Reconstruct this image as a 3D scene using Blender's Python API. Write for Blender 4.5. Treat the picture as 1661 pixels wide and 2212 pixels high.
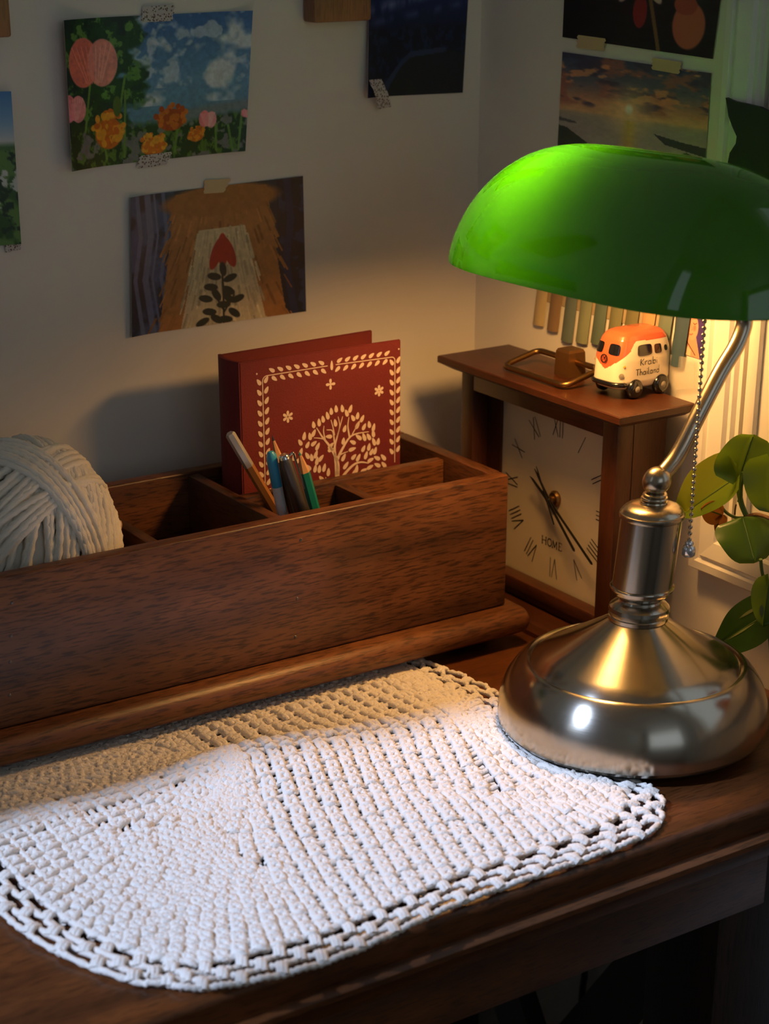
import bpy, bmesh, math, random
import numpy as np
from mathutils import Vector, Matrix

for o in list(bpy.data.objects):
    bpy.data.objects.remove(o, do_unlink=True)
SC = bpy.context.scene
COL = SC.collection
PI = math.pi
random.seed(7)
RNG = np.random.default_rng(11)

# ------------------------------------------------------------------ camera
F, CX, CY, DH = 3950.0, 830.5, 1450.0, 1690.0      # focal length / principal point / horizon drop in photo pixels
PITCH = math.atan2(DH, F)
YAW = math.radians(56.6)
CAMP = np.array([0.0, 0.0, 1.29])
cam = bpy.data.cameras.new('camera')
cam.sensor_fit = 'VERTICAL'
cam.sensor_height = 36.0
cam.lens = 36.0 * F / 2212.0
cam.shift_y = (CY - 1106.0) / 2212.0
cam.clip_start = 0.05
cam.dof.use_dof = True
cam.dof.focus_distance = 1.27
cam.dof.aperture_fstop = 8.5
camo = bpy.data.objects.new('camera', cam)
camo.location = CAMP
camo.rotation_euler = (PI / 2 - PITCH, 0, YAW - PI / 2)
COL.objects.link(camo)
SC.camera = camo

# ------------------------------------------------------------------ light
SC.view_settings.view_transform = 'Standard'
SC.view_settings.look = 'None'
SC.view_settings.exposure = 0.0
SC.view_settings.gamma = 1.0
SC.view_settings.use_curve_mapping = False
world = bpy.data.worlds.new('daylight')
SC.world = world
world.use_nodes = True
wb = world.node_tree.nodes['Background']
wb.inputs[0].default_value = (0.80, 0.90, 1.0, 1)
wb.inputs[1].default_value = 0.62
sun = bpy.data.lights.new('window_daylight', 'SUN')
sun.energy = 3.9
sun.angle = math.radians(1.6)
sun.color = (0.56, 0.70, 1.0)
suno = bpy.data.objects.new('window_daylight', sun)
sun_el = math.radians(42)
sun_dir = Vector((math.cos(sun_el), -0.06 * math.cos(sun_el), -math.sin(sun_el)))
suno.rotation_euler = sun_dir.to_track_quat('-Z', 'Y').to_euler()
suno.location = (-2.0, 1.0, 3.0)
COL.objects.link(suno)
BULB_STRENGTH = 118.0

# ------------------------------------------------------------------ pixel -> place (a pixel gives only a direction)
_hd = np.array([math.cos(YAW), math.sin(YAW), 0.0])
_up = np.array([0, 0, 1.0])
_fw = _hd * math.cos(PITCH) - _up * math.sin(PITCH)
_rt = np.array([math.sin(YAW), -math.cos(YAW), 0.0])
_cu = np.cross(_rt, _fw)
def ray(x, y):
    return _fw + _rt * (x - CX) / F - _cu * (y - CY) / F
def onx(x, y, X):
    v = ray(x, y); return CAMP + v * (X - CAMP[0]) / v[0]
def ony(x, y, Y):
    v = ray(x, y); return CAMP + v * (Y - CAMP[1]) / v[1]
def onz(x, y, Z):
    v = ray(x, y); return CAMP + v * (Z - CAMP[2]) / v[2]

# main measures (metres)
DZ = 0.75          # desk top
YA = 1.252         # back wall plane
XB = 0.918         # right wall plane

# ------------------------------------------------------------------ mesh helpers
class MB:
    def __init__(s):
        s.v = []; s.f = []
    def add(s, vs, fs):
        n = len(s.v)
        s.v.extend([tuple(map(float, p)) for p in vs])
        s.f.extend([tuple(i + n for i in q) for q in fs])
        return s
    def box(s, x0, x1, y0, y1, z0, z1, bev=0.0, seg=2):
        if bev <= 0:
            vs = [(x, y, z) for x in (x0, x1) for y in (y0, y1) for z in (z0, z1)]
            fs = [(0, 1, 3, 2), (4, 6, 7, 5), (0, 4, 5, 1), (2, 3, 7, 6), (0, 2, 6, 4), (1, 5, 7, 3)]
            return s.add(vs, fs)
        bm = bmesh.new()
        bmesh.ops.create_cube(bm, size=1.0)
        for v in bm.verts:
            v.co = Vector(((x0 + x1) / 2 + v.co.x * (x1 - x0), (y0 + y1) / 2 + v.co.y * (y1 - y0), (z0 + z1) / 2 + v.co.z * (z1 - z0)))
        bmesh.ops.bevel(bm, geom=bm.edges[:], offset=bev, segments=seg, affect='EDGES', profile=0.5)
        return s.from_bm(bm)
    def from_bm(s, bm, mat=None):
        bm.verts.index_update()
        vs = [(mat @ v.co if mat else v.co)[:] for v in bm.verts]
        fs = [[v.index for v in f.verts] for f in bm.faces]
        bm.free()
        return s.add(vs, fs)
    def tube(s, pts, r, n=8, caps=True, closed=False, rfun=None):
        pts = [Vector(p) for p in pts]
        m = len(pts)
        rs = r if hasattr(r, '__len__') else [r] * m
        T = []
        for i in range(m):
            if closed:
                d = pts[(i + 1) % m] - pts[i - 1]
            else:
                d = pts[min(i + 1, m - 1)] - pts[max(i - 1, 0)]
            T.append(d.normalized() if d.length > 1e-12 else Vector((0, 0, 1)))
        a = Vector((0, 0, 1)) if abs(T[0].z) < .9 else Vector((1, 0, 0))
        u = (a - T[0] * a.dot(T[0])).normalized()
        vs = []
        for i in range(m):
            u = (u - T[i] * u.dot(T[i])).normalized()
            w = T[i].cross(u)
            for k in range(n):
                th = 2 * PI * k / n
                rr = rs[i] * (rfun(i, th) if rfun else 1)
                vs.append(pts[i] + (u * math.cos(th) + w * math.sin(th)) * rr)
        fs = []
        for i in range(m if closed else m - 1):
            j = (i + 1) % m
            for k in range(n):
                l = (k + 1) % n
                fs.append((i * n + k, i * n + l, j * n + l, j * n + k))
        if caps and not closed:
            fs.append(tuple(range(n - 1, -1, -1)))
            fs.append(tuple((m - 1) * n + k for k in range(n)))
        return s.add(vs, fs)
    def lathe(s, prof, c, n=48, axis='z', M=None):
        vs = []; fs = []
        m = len(prof)
        for (r, h) in prof:
            for k in range(n):
                th = 2 * PI * k / n
                p = Vector((r * math.cos(th), r * math.sin(th), h))
                if M is not None: p = M @ p
                vs.append(Vector(c) + p)
        for i in range(m - 1):
            for k in range(n):
                l = (k + 1) % n
                fs.append((i * n + k, i * n + l, (i + 1) * n + l, (i + 1) * n + k))
        if prof[0][0] > 1e-6: fs.append(tuple(range(n - 1, -1, -1)))
        if prof[-1][0] > 1e-6: fs.append(tuple((m - 1) * n + k for k in range(n)))
        return s.add(vs, fs)
    def prism(s, poly, d):
        n = len(poly); d = Vector(d)
        vs = [Vector(p) for p in poly] + [Vector(p) + d for p in poly]
        fs = [tuple(range(n - 1, -1, -1)), tuple(range(n, 2 * n))]
        fs += [(i, (i + 1) % n, n + (i + 1) % n, n + i) for i in range(n)]
        return s.add(vs, fs)
    def grid(s, P):
        h = len(P); w = len(P[0])
        vs = [p for row in P for p in row]
        fs = [(j * w + i, j * w + i + 1, (j + 1) * w + i + 1, (j + 1) * w + i) for j in range(h - 1) for i in range(w - 1)]
        return s.add(vs, fs)
    def ribbon(s, pts, wid, nrm):
        pts = [Vector(p) for p in pts]; nrm = Vector(nrm); m = len(pts)
        ws = wid if hasattr(wid, '__len__') else [wid] * m
        vs = []
        for i in range(m):
            d = (pts[min(i + 1, m - 1)] - pts[max(i - 1, 0)])
            sd = nrm.cross(d).normalized() * ws[i] / 2
            vs += [pts[i] - sd, pts[i] + sd]
        return s.add(vs, [(2 * i, 2 * i + 2, 2 * i + 3, 2 * i + 1) for i in range(m - 1)])

def obj(name, mb, mat, parent=None, smooth=35, fix=True):
    off = Vector((0, 0, 0))
    p = parent
    while p is not None:
        off += p.location; p = p.parent
    me = bpy.data.meshes.new(name)
    V = np.array(mb.v, dtype=np.float64) - np.array(off)
    me.from_pydata(V.tolist(), [], mb.f)
    if fix and len(mb.f) < 60000:
        bm = bmesh.new(); bm.from_mesh(me)
        bmesh.ops.recalc_face_normals(bm, faces=bm.faces[:])
        bm.to_mesh(me); bm.free()
    if smooth:
        me.polygons.foreach_set('use_smooth', [True] * len(me.polygons))
        me.set_sharp_from_angle(angle=math.radians(smooth))
    me.materials.append(mat)
    me.update()
    o = bpy.data.objects.new(name, me)
    COL.objects.link(o)
    if parent is not None: o.parent = parent
    return o

def tag(o, label=None, cat=None, group=None, kind=None):
    if label: o['label'] = label
    if cat: o['category'] = cat
    if group: o['group'] = group
    if kind: o['kind'] = kind
    return o
def thing(name, loc, label, cat, group=None):
    o = bpy.data.objects.new(name, None)
    o.empty_display_size = 0.02
    o.location = Vector(loc)
    COL.objects.link(o)
    return tag(o, label, cat, group)
def arc(c, r, a0, a1, n, u=Vector((1, 0, 0)), v=Vector((0, 0, 1))):
    return [Vector(c) + (u * math.cos(a0 + (a1 - a0) * i / n) + v * math.sin(a0 + (a1 - a0) * i / n)) * r for i in range(n + 1)]
def spline(P, n=8):
    P = [Vector(p) for p in P]; out = []
    Q = [P[0] * 2 - P[1]] + P + [P[-1] * 2 - P[-2]]
    for i in range(1, len(Q) - 2):
        a, b, c, d = Q[i - 1:i + 3]
        for k in range(n):
            t = k / n
            out.append(0.5 * ((2 * b) + (c - a) * t + (2 * a - 5 * b + 4 * c - d) * t * t + (3 * b - a - 3 * c + d) * t ** 3))
    out.append(P[-1])
    return out

# ------------------------------------------------------------------ materials
def lin(c):
    c = np.asarray(c, float) / 255.0
    return np.where(c <= .04045, c / 12.92, ((c + .055) / 1.055) ** 2.4)
def L4(r, g, b):
    q = lin((r, g, b)); return (q[0], q[1], q[2], 1)
def new_mat(name):
    m = bpy.data.materials.new(name); m.use_nodes = True
    nt = m.node_tree
    return m, nt, nt.nodes['Principled BSDF'], nt.nodes['Material Output']
def pm(name, col, rough=.5, metal=0.0, bump=0, bscale=200, coat=0, spec=None, mottled=0.0, mscale=8):
    m, nt, b, out = new_mat(name)
    b.inputs['Base Color'].default_value = (*col[:3], 1)
    b.inputs['Roughness'].default_value = rough
    b.inputs['Metallic'].default_value = metal
    b.inputs['Coat Weight'].default_value = coat
    b.inputs['Coat Roughness'].default_value = .08
    if spec is not None: b.inputs['Specular IOR Level'].default_value = spec
    tc = nt.nodes.new('ShaderNodeTexCoord')
    if mottled:
        n = nt.nodes.new('ShaderNodeTexNoise'); n.inputs['Scale'].default_value = mscale; n.inputs['Detail'].default_value = 4
        nt.links.new(tc.outputs['Object'], n.inputs['Vector'])
        mx = nt.nodes.new('ShaderNodeMix'); mx.data_type = 'RGBA'
        mx.inputs['A'].default_value = (*[c * (1 - mottled) for c in col[:3]], 1)
        mx.inputs['B'].default_value = (*[min(1, c * (1 + mottled)) for c in col[:3]], 1)
        nt.links.new(n.outputs['Fac'], mx.inputs['Factor'])
        nt.links.new(mx.outputs['Result'], b.inputs['Base Color'])
    if bump:
        n = nt.nodes.new('ShaderNodeTexNoise'); n.inputs['Scale'].default_value = bscale; n.inputs['Detail'].default_value = 3
        nt.links.new(tc.outputs['Object'], n.inputs['Vector'])
        bp = nt.nodes.new('ShaderNodeBump'); bp.inputs['Strength'].default_value = bump; bp.inputs['Distance'].default_value = .001
        nt.links.new(n.outputs['Fac'], bp.inputs['Height'])
        nt.links.new(bp.outputs['Normal'], b.inputs['Normal'])
    return m
def wood(name, dark, mid, light, axis='x', rough=.38, fine=1.0, pores=.55, bump=.12):
    m, nt, b, out = new_mat(name)
    tc = nt.nodes.new('ShaderNodeTexCoord')
    def stretched(long, cross, detail, rough_=.55):
        mp = nt.nodes.new('ShaderNodeMapping')
        sc = {'x': (long, cross, cross), 'y': (cross, long, cross), 'z': (cross, cross, long)}[axis]
        mp.inputs['Scale'].default_value = sc
        nt.links.new(tc.outputs['Object'], mp.inputs['Vector'])
        n = nt.nodes.new('ShaderNodeTexNoise'); n.inputs['Scale'].default_value = 1.0
        n.inputs['Detail'].default_value = detail; n.inputs['Roughness'].default_value = rough_
        nt.links.new(mp.outputs['Vector'], n.inputs['Vector'])
        return n
    n1 = stretched(4 * fine, 34 * fine, 5)          # broad bands
    n2 = stretched(75 * fine, 620 * fine, 2)         # pores, short dark dashes
    n3 = stretched(14 * fine, 14 * fine, 2)          # blotches
    r1 = nt.nodes.new('ShaderNodeValToRGB')
    e = r1.color_ramp.elements
    e[0].position = .3; e[0].color = (*dark, 1); e[1].position = .7; e[1].color = (*light, 1)
    k = e.new(.5); k.color = (*mid, 1)
    nt.links.new(n1.outputs['Fac'], r1.inputs['Fac'])
    r2 = nt.nodes.new('ShaderNodeValToRGB')
    e = r2.color_ramp.elements
    e[0].position = .36; e[0].color = (1 - pores,) * 3 + (1,); e[1].position = .52; e[1].color = (1, 1, 1, 1)
    nt.links.new(n2.outputs['Fac'], r2.inputs['Fac'])
    mx = nt.nodes.new('ShaderNodeMix'); mx.data_type = 'RGBA'; mx.blend_type = 'MULTIPLY'; mx.inputs['Factor'].default_value = 1
    nt.links.new(r1.outputs['Color'], mx.inputs['A']); nt.links.new(r2.outputs['Color'], mx.inputs['B'])
    r3 = nt.nodes.new('ShaderNodeMapRange'); r3.inputs['From Min'].default_value = .3; r3.inputs['From Max'].default_value = .7
    r3.inputs['To Min'].default_value = .75; r3.inputs['To Max'].default_value = 1.2
    nt.links.new(n3.outputs['Fac'], r3.inputs['Value'])
    mx2 = nt.nodes.new('ShaderNodeMix'); mx2.data_type = 'RGBA'; mx2.blend_type = 'MULTIPLY'; mx2.inputs['Factor'].default_value = 1
    nt.links.new(mx.outputs['Result'], mx2.inputs['A']); nt.links.new(r3.outputs['Result'], mx2.inputs['B'])
    nt.links.new(mx2.outputs['Result'], b.inputs['Base Color'])
    b.inputs['Roughness'].default_value = rough
    bp = nt.nodes.new('ShaderNodeBump'); bp.inputs['Strength'].default_value = bump; bp.inputs['Distance'].default_value = .0006
    nt.links.new(r2.outputs['Color'], bp.inputs['Height']); nt.links.new(bp.outputs['Normal'], b.inputs['Normal'])
    return m
def translucent_mat(name, col, tcol, fac, rough=.4, coat=0, vary=None):
    m, nt, b, out = new_mat(name)
    b.inputs['Base Color'].default_value = (*col, 1); b.inputs['Roughness'].default_value = rough
    b.inputs['Coat Weight'].default_value = coat; b.inputs['Coat Roughness'].default_value = .03
    t = nt.nodes.new('ShaderNodeBsdfTranslucent'); t.inputs['Color'].default_value = (*tcol, 1)
    mx = nt.nodes.new('ShaderNodeMixShader'); mx.inputs[0].default_value = fac
    nt.links.new(b.outputs[0], mx.inputs[1]); nt.links.new(t.outputs[0], mx.inputs[2]); nt.links.new(mx.outputs[0], out.inputs['Surface'])
    if vary is not None:
        tc = nt.nodes.new('ShaderNodeTexCoord')
        n = nt.nodes.new('ShaderNodeTexNoise'); n.inputs['Scale'].default_value = vary[2]; n.inputs['Detail'].default_value = 3
        nt.links.new(tc.outputs['Object'], n.inputs['Vector'])
        r = nt.nodes.new('ShaderNodeValToRGB'); e = r.color_ramp.elements
        e[0].position = vary[0]; e[0].color = (*col, 1); e[1].position = vary[0] + .08; e[1].color = (*vary[1], 1)
        nt.links.new(n.outputs['Fac'], r.inputs['Fac']); nt.links.new(r.outputs['Color'], b.inputs['Base Color'])
    return m
def brushed(name, col, rough=.3, aniso=.6):
    m, nt, b, out = new_mat(name)
    b.inputs['Base Color'].default_value = (*col, 1); b.inputs['Metallic'].default_value = 1; b.inputs['Roughness'].default_value = rough
    b.inputs['Anisotropic'].default_value = aniso
    b.inputs['Anisotropic Rotation'].default_value = .25
    tg = nt.nodes.new('ShaderNodeTangent'); tg.direction_type = 'RADIAL'; tg.axis = 'Z'
    nt.links.new(tg.outputs[0], b.inputs['Tangent'])
    tc = nt.nodes.new('ShaderNodeTexCoord'); mp = nt.nodes.new('ShaderNodeMapping'); mp.inputs['Scale'].default_value = (30, 30, 2500)
    nt.links.new(tc.outputs['Object'], mp.inputs['Vector'])
    n = nt.nodes.new('ShaderNodeTexNoise'); n.inputs['Scale'].default_value = 1; n.inputs['Detail'].default_value = 2
    nt.links.new(mp.outputs['Vector'], n.inputs['Vector'])
    mr = nt.nodes.new('ShaderNodeMapRange'); mr.inputs['To Min'].default_value = rough - .02; mr.inputs['To Max'].default_value = rough + .03
    nt.links.new(n.outputs['Fac'], mr.inputs['Value']); nt.links.new(mr.outputs['Result'], b.inputs['Roughness'])
    return m
def vcol_mat(name, rough=.35):
    m, nt, b, out = new_mat(name)
    a = nt.nodes.new('ShaderNodeAttribute'); a.attribute_name = 'print'
    nt.links.new(a.outputs['Color'], b.inputs['Base Color'])
    b.inputs['Roughness'].default_value = rough
    return m

M = {}
M['wall'] = pm('wall_paint', (.74, .70, .64), .75, bump=.10, bscale=260, mottled=.03, mscale=3)
M['trim'] = pm('trim_paint', (.78, .75, .69), .42, bump=.25, bscale=120, mottled=.04, mscale=20)
M['floor'] = wood('floor_wood', (.05, .03, .02), (.10, .06, .035), (.14, .085, .05), 'x', .5, .5)
M['desk'] = wood('desk_wood', (.050, .0155, .0045), (.118, .037, .010), (.180, .058, .0155), 'x', .34, 1.0, .45)
M['org'] = wood('organizer_wood', (.070, .024, .0085), (.142, .051, .0175), (.195, .074, .026), 'x', .40, 1.0, .62)
M['org_y'] = wood('organizer_wood_cross', (.052, .017, .006), (.098, .034, .011), (.135, .048, .015), 'y', .42, 1.0, .5)
M['clock'] = wood('clock_wood', (.048, .0138, .005), (.074, .022, .0078), (.100, .031, .0105), 'y', .36, 1.0, .25)
M['clock_z'] = wood('clock_wood_upright', (.048, .0138, .005), (.074, .022, .0078), (.100, .031, .0105), 'z', .36, 1.0, .25)
M['pine'] = wood('pale_wood', (.22, .10, .045), (.30, .145, .065), (.36, .18, .085), 'z', .5, 1.0, .25)
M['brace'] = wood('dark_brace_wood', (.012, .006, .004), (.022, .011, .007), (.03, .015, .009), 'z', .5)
M['cream_face'] = pm('clock_face', (.62, .53, .38), .4)
M['ink'] = pm('black_print', (.012, .010, .009), .5)
M['brass'] = pm('antique_brass', (.30, .17, .06), .38, 1.0)
M['bronze'] = pm('bronze_paint', (.17, .085, .03), .42, .7, bump=.05)
M['steel'] = brushed('brushed_nickel', (.47, .435, .37), .19, .75)
M['steel_s'] = pm('satin_nickel', (.50, .44, .34), .24, 1.0)
M['felt'] = pm('black_felt', (.01, .01, .01), .9)
M['chrome'] = pm('chrome', (.75, .75, .76), .1, 1.0)
M['gun'] = pm('gunmetal', (.13, .12, .11), .35, .85)
M['plasticblack'] = pm('black_plastic', (.012, .012, .013), .25)
M['red'] = pm('red_cloth', (.135, .0085, .008), .72, bump=.35, bscale=900, mottled=.12, mscale=30)
M['redspine'] = pm('red_spine', (.14, .009, .010), .75, bump=.35, bscale=900)
M['pages'] = pm('paper', (.70, .62, .48), .8)
M['bookprint'] = pm('cream_print', (.66, .50, .38), .7)
M['mat'] = pm('cream_cotton', (.83, .79, .74), .92, bump=.9, bscale=620, spec=.2)
M['yarn'] = pm('cream_wool', (.80, .75, .65), .85, bump=.4, bscale=1200, spec=.25)
M['cream'] = pm('cream_glaze', (.80, .71, .54), .16, coat=.6)
M['orange'] = pm('orange_glaze', (.68, .115, .045), .2, coat=.6)
M['blackglaze'] = pm('black_glaze', (.008, .008, .009), .1, coat=.5)
M['greyglaze'] = pm('grey_glaze', (.26, .23, .18), .35)
M['yellow'] = pm('yellow_glaze', (.80, .42, .06), .3)
M['tape'] = pm('masking_tape', (.62, .47, .27), .6)
M['silver'] = pm('silver_lacquer', (.52, .50, .47), .3, .6)
M['pencilwood'] = pm('pencil_wood', (.52, .28, .13), .65)
M['brownlac'] = pm('brown_lacquer', (.27, .115, .035), .4)
M['graphite'] = pm('graphite', (.03, .03, .035), .4)
M['bluepl'] = pm('blue_plastic', (.03, .27, .46), .3)
M['whitepl'] = pm('white_plastic', (.55, .56, .60), .35)
M['teal'] = pm('teal_lacquer', (.012, .20, .17), .3)
M['hook'] = pm('pink_wood', (.68, .42, .28), .5)
M['knob'] = pm('pearl_knob', (.78, .79, .84), .12, .7)
M['cat'] = pm('black_card', (.017, .021, .025), .6)
M['soil'] = pm('soil', (.03, .02, .013), .95)
M['terracotta'] = pm('terracotta', (.42, .17, .08), .8)
M['stem'] = pm('green_stem', (.07, .14, .03), .5)
M['stembrown'] = pm('brown_stem', (.14, .07, .03), .7)
M['leaf'] = translucent_mat('leaf_green', (.045, .12, .014), (.20, .34, .02), .38, .35)
M['leaflit'] = translucent_mat('leaf_lit', (.10, .19, .018), (.42, .50, .03), .5, .35)  # lamplight put into the colour: brighter, yellower copy of the leaf green
M['leafdark'] = translucent_mat('leaf_variegated', (.018, .06, .012), (.06, .16, .02), .3, .3)
M['leafstreak'] = translucent_mat('leaf_cream_streak', (.15, .19, .08), (.2, .26, .1), .25, .4)
M['leafdead'] = translucent_mat('leaf_withered', (.36, .13, .035), (.5, .2, .05), .35, .6)
M['green'] = translucent_mat('green_glass', (.0008, .026, .004), (.095, .82, .002), .16, .07, coat=.7)
M['opal'] = translucent_mat('opal_lining', (.22, .21, .18), (.80, .78, .60), .35, .4)
def emis(name, col, st):
    m, nt, b, out = new_mat(name)
    e = nt.nodes.new('ShaderNodeEmission'); e.inputs[0].default_value = (*col, 1); e.inputs[1].default_value = st
    nt.links.new(e.outputs[0], out.inputs['Surface']); return m
M['bulb'] = emis('warm_bulb', (1.0, .50, .145), BULB_STRENGTH)
def clear(name):
    m, nt, b, out = new_mat(name)
    t = nt.nodes.new('ShaderNodeBsdfTransparent'); t.inputs[0].default_value = (.96, .96, .95, 1)
    b.inputs['Base Color'].default_value = (.8, .78, .74, 1); b.inputs['Roughness'].default_value = .12
    mx = nt.nodes.new('ShaderNodeMixShader'); mx.inputs[0].default_value = .16
    nt.links.new(t.outputs[0], mx.inputs[1]); nt.links.new(b.outputs[0], mx.inputs[2]); nt.links.new(mx.outputs[0], out.inputs['Surface'])
    return m
M['clear'] = clear('clear_film')
M['print'] = vcol_mat('card_print', .38)
def washi():
    m, nt, b, out = new_mat('washi_tape')
    tc = nt.nodes.new('ShaderNodeTexCoord')
    v = nt.nodes.new('ShaderNodeTexVoronoi'); v.inputs['Scale'].default_value = 620
    nt.links.new(tc.outputs['Object'], v.inputs['Vector'])
    r = nt.nodes.new('ShaderNodeValToRGB'); e = r.color_ramp.elements
    e[0].position = .34; e[0].color = (.16, .10, .085, 1); e[1].position = .46; e[1].color = (.55, .52, .49, 1)
    nt.links.new(v.outputs['Distance'], r.inputs['Fac']); nt.links.new(r.outputs['Color'], b.inputs['Base Color'])
    b.inputs['Roughness'].default_value = .5
    return m
M['washi'] = washi()

# ------------------------------------------------------------------ room
def struct(name, mb, mat, parent=None, smooth=30):
    o = obj(name, mb, mat, parent, smooth)
    if parent is None: o['kind'] = 'structure'
    return o
XL, YF, ZC = -0.72, -1.6, 2.45
struct('floor', MB().box(XL - .12, XB + .16, YF, YA + .12, -.06, 0), M['floor'])
struct('ceiling', MB().box(XL - .12, XB + .16, YF, YA + .12, ZC, ZC + .06), M['wall'])
struct('wall_back', MB().box(XL - .12, XB + .16, YA, YA + .12, 0, ZC), M['wall'])
# unseen left wall, added; its opening is sized to shape the sun beam
LY0, LY1, LZ0, LZ1 = .80, 1.03, 1.15, 2.20
w = MB()
w.box(XL - .1, XL, YF, LY0, 0, ZC); w.box(XL - .1, XL, LY1, YA, 0, ZC)
w.box(XL - .1, XL, LY0, LY1, 0, LZ0); w.box(XL - .1, XL, LY0, LY1, LZ1, ZC)
struct('added_wall_left', w, M['wall'], smooth=0)
# unseen wall added behind the camera to darken the desk front; opening admits fill
w = MB()
w.box(XL - .1, -.45, YF - .1, YF, 0, ZC); w.box(.85, XB + .16, YF - .1, YF, 0, ZC)
w.box(-.45, .85, YF - .1, YF, 0, 1.0); w.box(-.45, .85, YF - .1, YF, 2.3, ZC)
struct('added_wall_front', w, M['wall'], smooth=0)
# right wall with its window
RY0, RY1, RZ0, RZ1 = .25, .805, .87, 1.9
w = MB()
w.box(XB, XB + .16, YF, RY0, 0, ZC); w.box(XB, XB + .16, RY1, YA, 0, ZC)
w.box(XB, XB + .16, RY0, RY1, 0, RZ0); w.box(XB, XB + .16, RY0, RY1, RZ1, ZC)
struct('wall_right', w, M['wall'], smooth=0)
# painted casing around the right window: moulded profile, mitred at the lower corner
win = bpy.data.objects.new('window_1', None); win.location = (XB, .8, .85); win['kind'] = 'structure'; COL.objects.link(win)
yo = onx(1545, 345, XB - .012)[1]
zo = onx(1480, 1222, XB - .012)[2]
prof = [(0, 0), (0, .010), (.002, .013), (.008, .0135), (.010, .011), (.012, .011), (.014, .0135), (.026, .012), (.028, .009), (.031, .009), (.033, .006), (.036, .0055), (.038, 0)]   # (distance inwards, proud of wall)
def casing(along):
    A = []; B = []
    for (s_, p) in prof:
        if along == 'z':
            A.append((XB - p, yo - s_, zo + s_)); B.append((XB - p, yo - s_, 2.0 - s_))
        else:
            A.append((XB - p, yo - s_, zo + s_ + .0)); B.append((XB - p, .12 + s_, zo + s_))
    n = len(prof)
    m = MB()
    m.add(A + B, [(i, i + 1, n + i + 1, n + i) for i in range(n - 1)] + [tuple(range(n)), tuple(range(2 * n - 1, n - 1, -1))])
    return m
struct('side_casing', casing('z'), M['trim'], win, 25)
struct('bottom_casing', casing('y'), M['trim'], win, 25)
struct('top_casing', MB().box(XB - .013, XB, .12, yo, 2.0 - .001, 2.04, .002), M['trim'], win)
struct('jamb_board', MB().box(XB - .005, XB - .0005, RY1, yo - .039, zo + .039, 1.96, .001), M['trim'], win)
for k, yy in enumerate((.909, .869, .856)):
    struct('bead_strip', MB().box(XB - .010 + .002 * k, XB - .0045, yy - .004, yy + .004, zo + .04, 1.955, .0015), M['trim'], win)
struct('bottom_board', MB().box(XB - .005, XB - .0005, .16, RY1, zo + .039, RZ0, .001), M['trim'], win)
fr = MB()
fr.box(XB + .06, XB + .09, RY0, RY1, RZ0, RZ0 + .05); fr.box(XB + .06, XB + .09, RY0, RY1, RZ1 - .05, RZ1)
fr.box(XB + .06, XB + .09, RY0, RY0 + .04, RZ0 + .05, RZ1 - .05); fr.box(XB + .06, XB + .09, RY1 - .04, RY1, RZ0 + .05, RZ1 - .05)
fr.box(XB + .06, XB + .09, RY0 + .04, RY1 - .04, 1.37, 1.40)
struct('window_sash', fr, M['trim'], win, 0)
struct('window_pane', MB().box(XB + .073, XB + .077, RY0 + .04, RY1 - .04, RZ0 + .05, 1.37), M['clear'], win, 0)
struct('window_pane', MB().box(XB + .073, XB + .077, RY0 + .04, RY1 - .04, 1.40, RZ1 - .05), M['clear'], win, 0)

# ------------------------------------------------------------------ desk
desk = thing('writing_desk', (.5, 1.0, 0), 'dark-stained wooden desk with moulded front edge and diagonal side braces', 'desk')
DX0, DX1 = -.25, XB - .006
obj('tabletop', MB().box(DX0, DX1, .742, YA - .004, .728, DZ, .0015), M['desk'], desk)
pf = [(.742, .7498), (.7395, .7492), (.7375, .747), (.737, .744), (.738, .734), (.7385, .7300), (.7335, .7285), (.732, .7270), (.732, .7235), (.7345, .721), (.738, .717), (.741, .711), (.7425, .707), (.752, .705), (.752, .7279), (.742, .7279)]
m = MB(); n = len(pf)
m.add([(DX0, y, z) for y, z in pf] + [(DX1, y, z) for y, z in pf], [(i, (i + 1) % n, n + (i + 1) % n, n + i) for i in range(n)] + [tuple(range(n)), tuple(range(2 * n - 1, n - 1, -1))])
obj('edge_moulding', m, M['desk'], desk, 40)
obj('apron', MB().box(DX0 + .03, .800, .750, .768, .664, .7275, .0015), M['desk'], desk)
obj('apron', MB().box(.846, .864, .842, 1.15, .664, .7275, .0015), M['desk'], desk)
for (x0, y0) in ((.778, .7685), (.800, 1.165), (DX0 + .03, .7685), (DX0 + .03, 1.165)):
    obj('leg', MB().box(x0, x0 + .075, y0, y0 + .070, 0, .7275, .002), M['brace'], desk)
def bar_yz(x0, x1, a, b, wd):
    a = Vector((0, *a)); b = Vector((0, *b)); d = (b - a).normalized(); nn = Vector((0, -d.z, d.y)) * wd / 2
    return MB().prism([Vector((x0, 0, 0)) + q for q in (a - nn, b - nn, b + nn, a + nn)], (x1 - x0, 0, 0))
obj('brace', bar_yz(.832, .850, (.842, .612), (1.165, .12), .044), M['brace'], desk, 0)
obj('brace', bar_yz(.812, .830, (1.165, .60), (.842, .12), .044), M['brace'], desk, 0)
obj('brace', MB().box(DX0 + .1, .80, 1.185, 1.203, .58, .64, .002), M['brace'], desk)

cb = MB()
P = [onx(1265, 2060, XB - .008), onx(1262, 2110, XB - .008), onx(1252, 2212, XB - .008)]
cb.tube(spline([(XB - .008, P[0][1] - .004, .70)] + [tuple(p) for p in P] + [(XB - .008, P[-1][1] + .01, .03), (XB - .012, P[-1][1] + .05, .0035), (XB - .015, P[-1][1] + .14, .0035)], 8), .003, 8)
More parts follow.
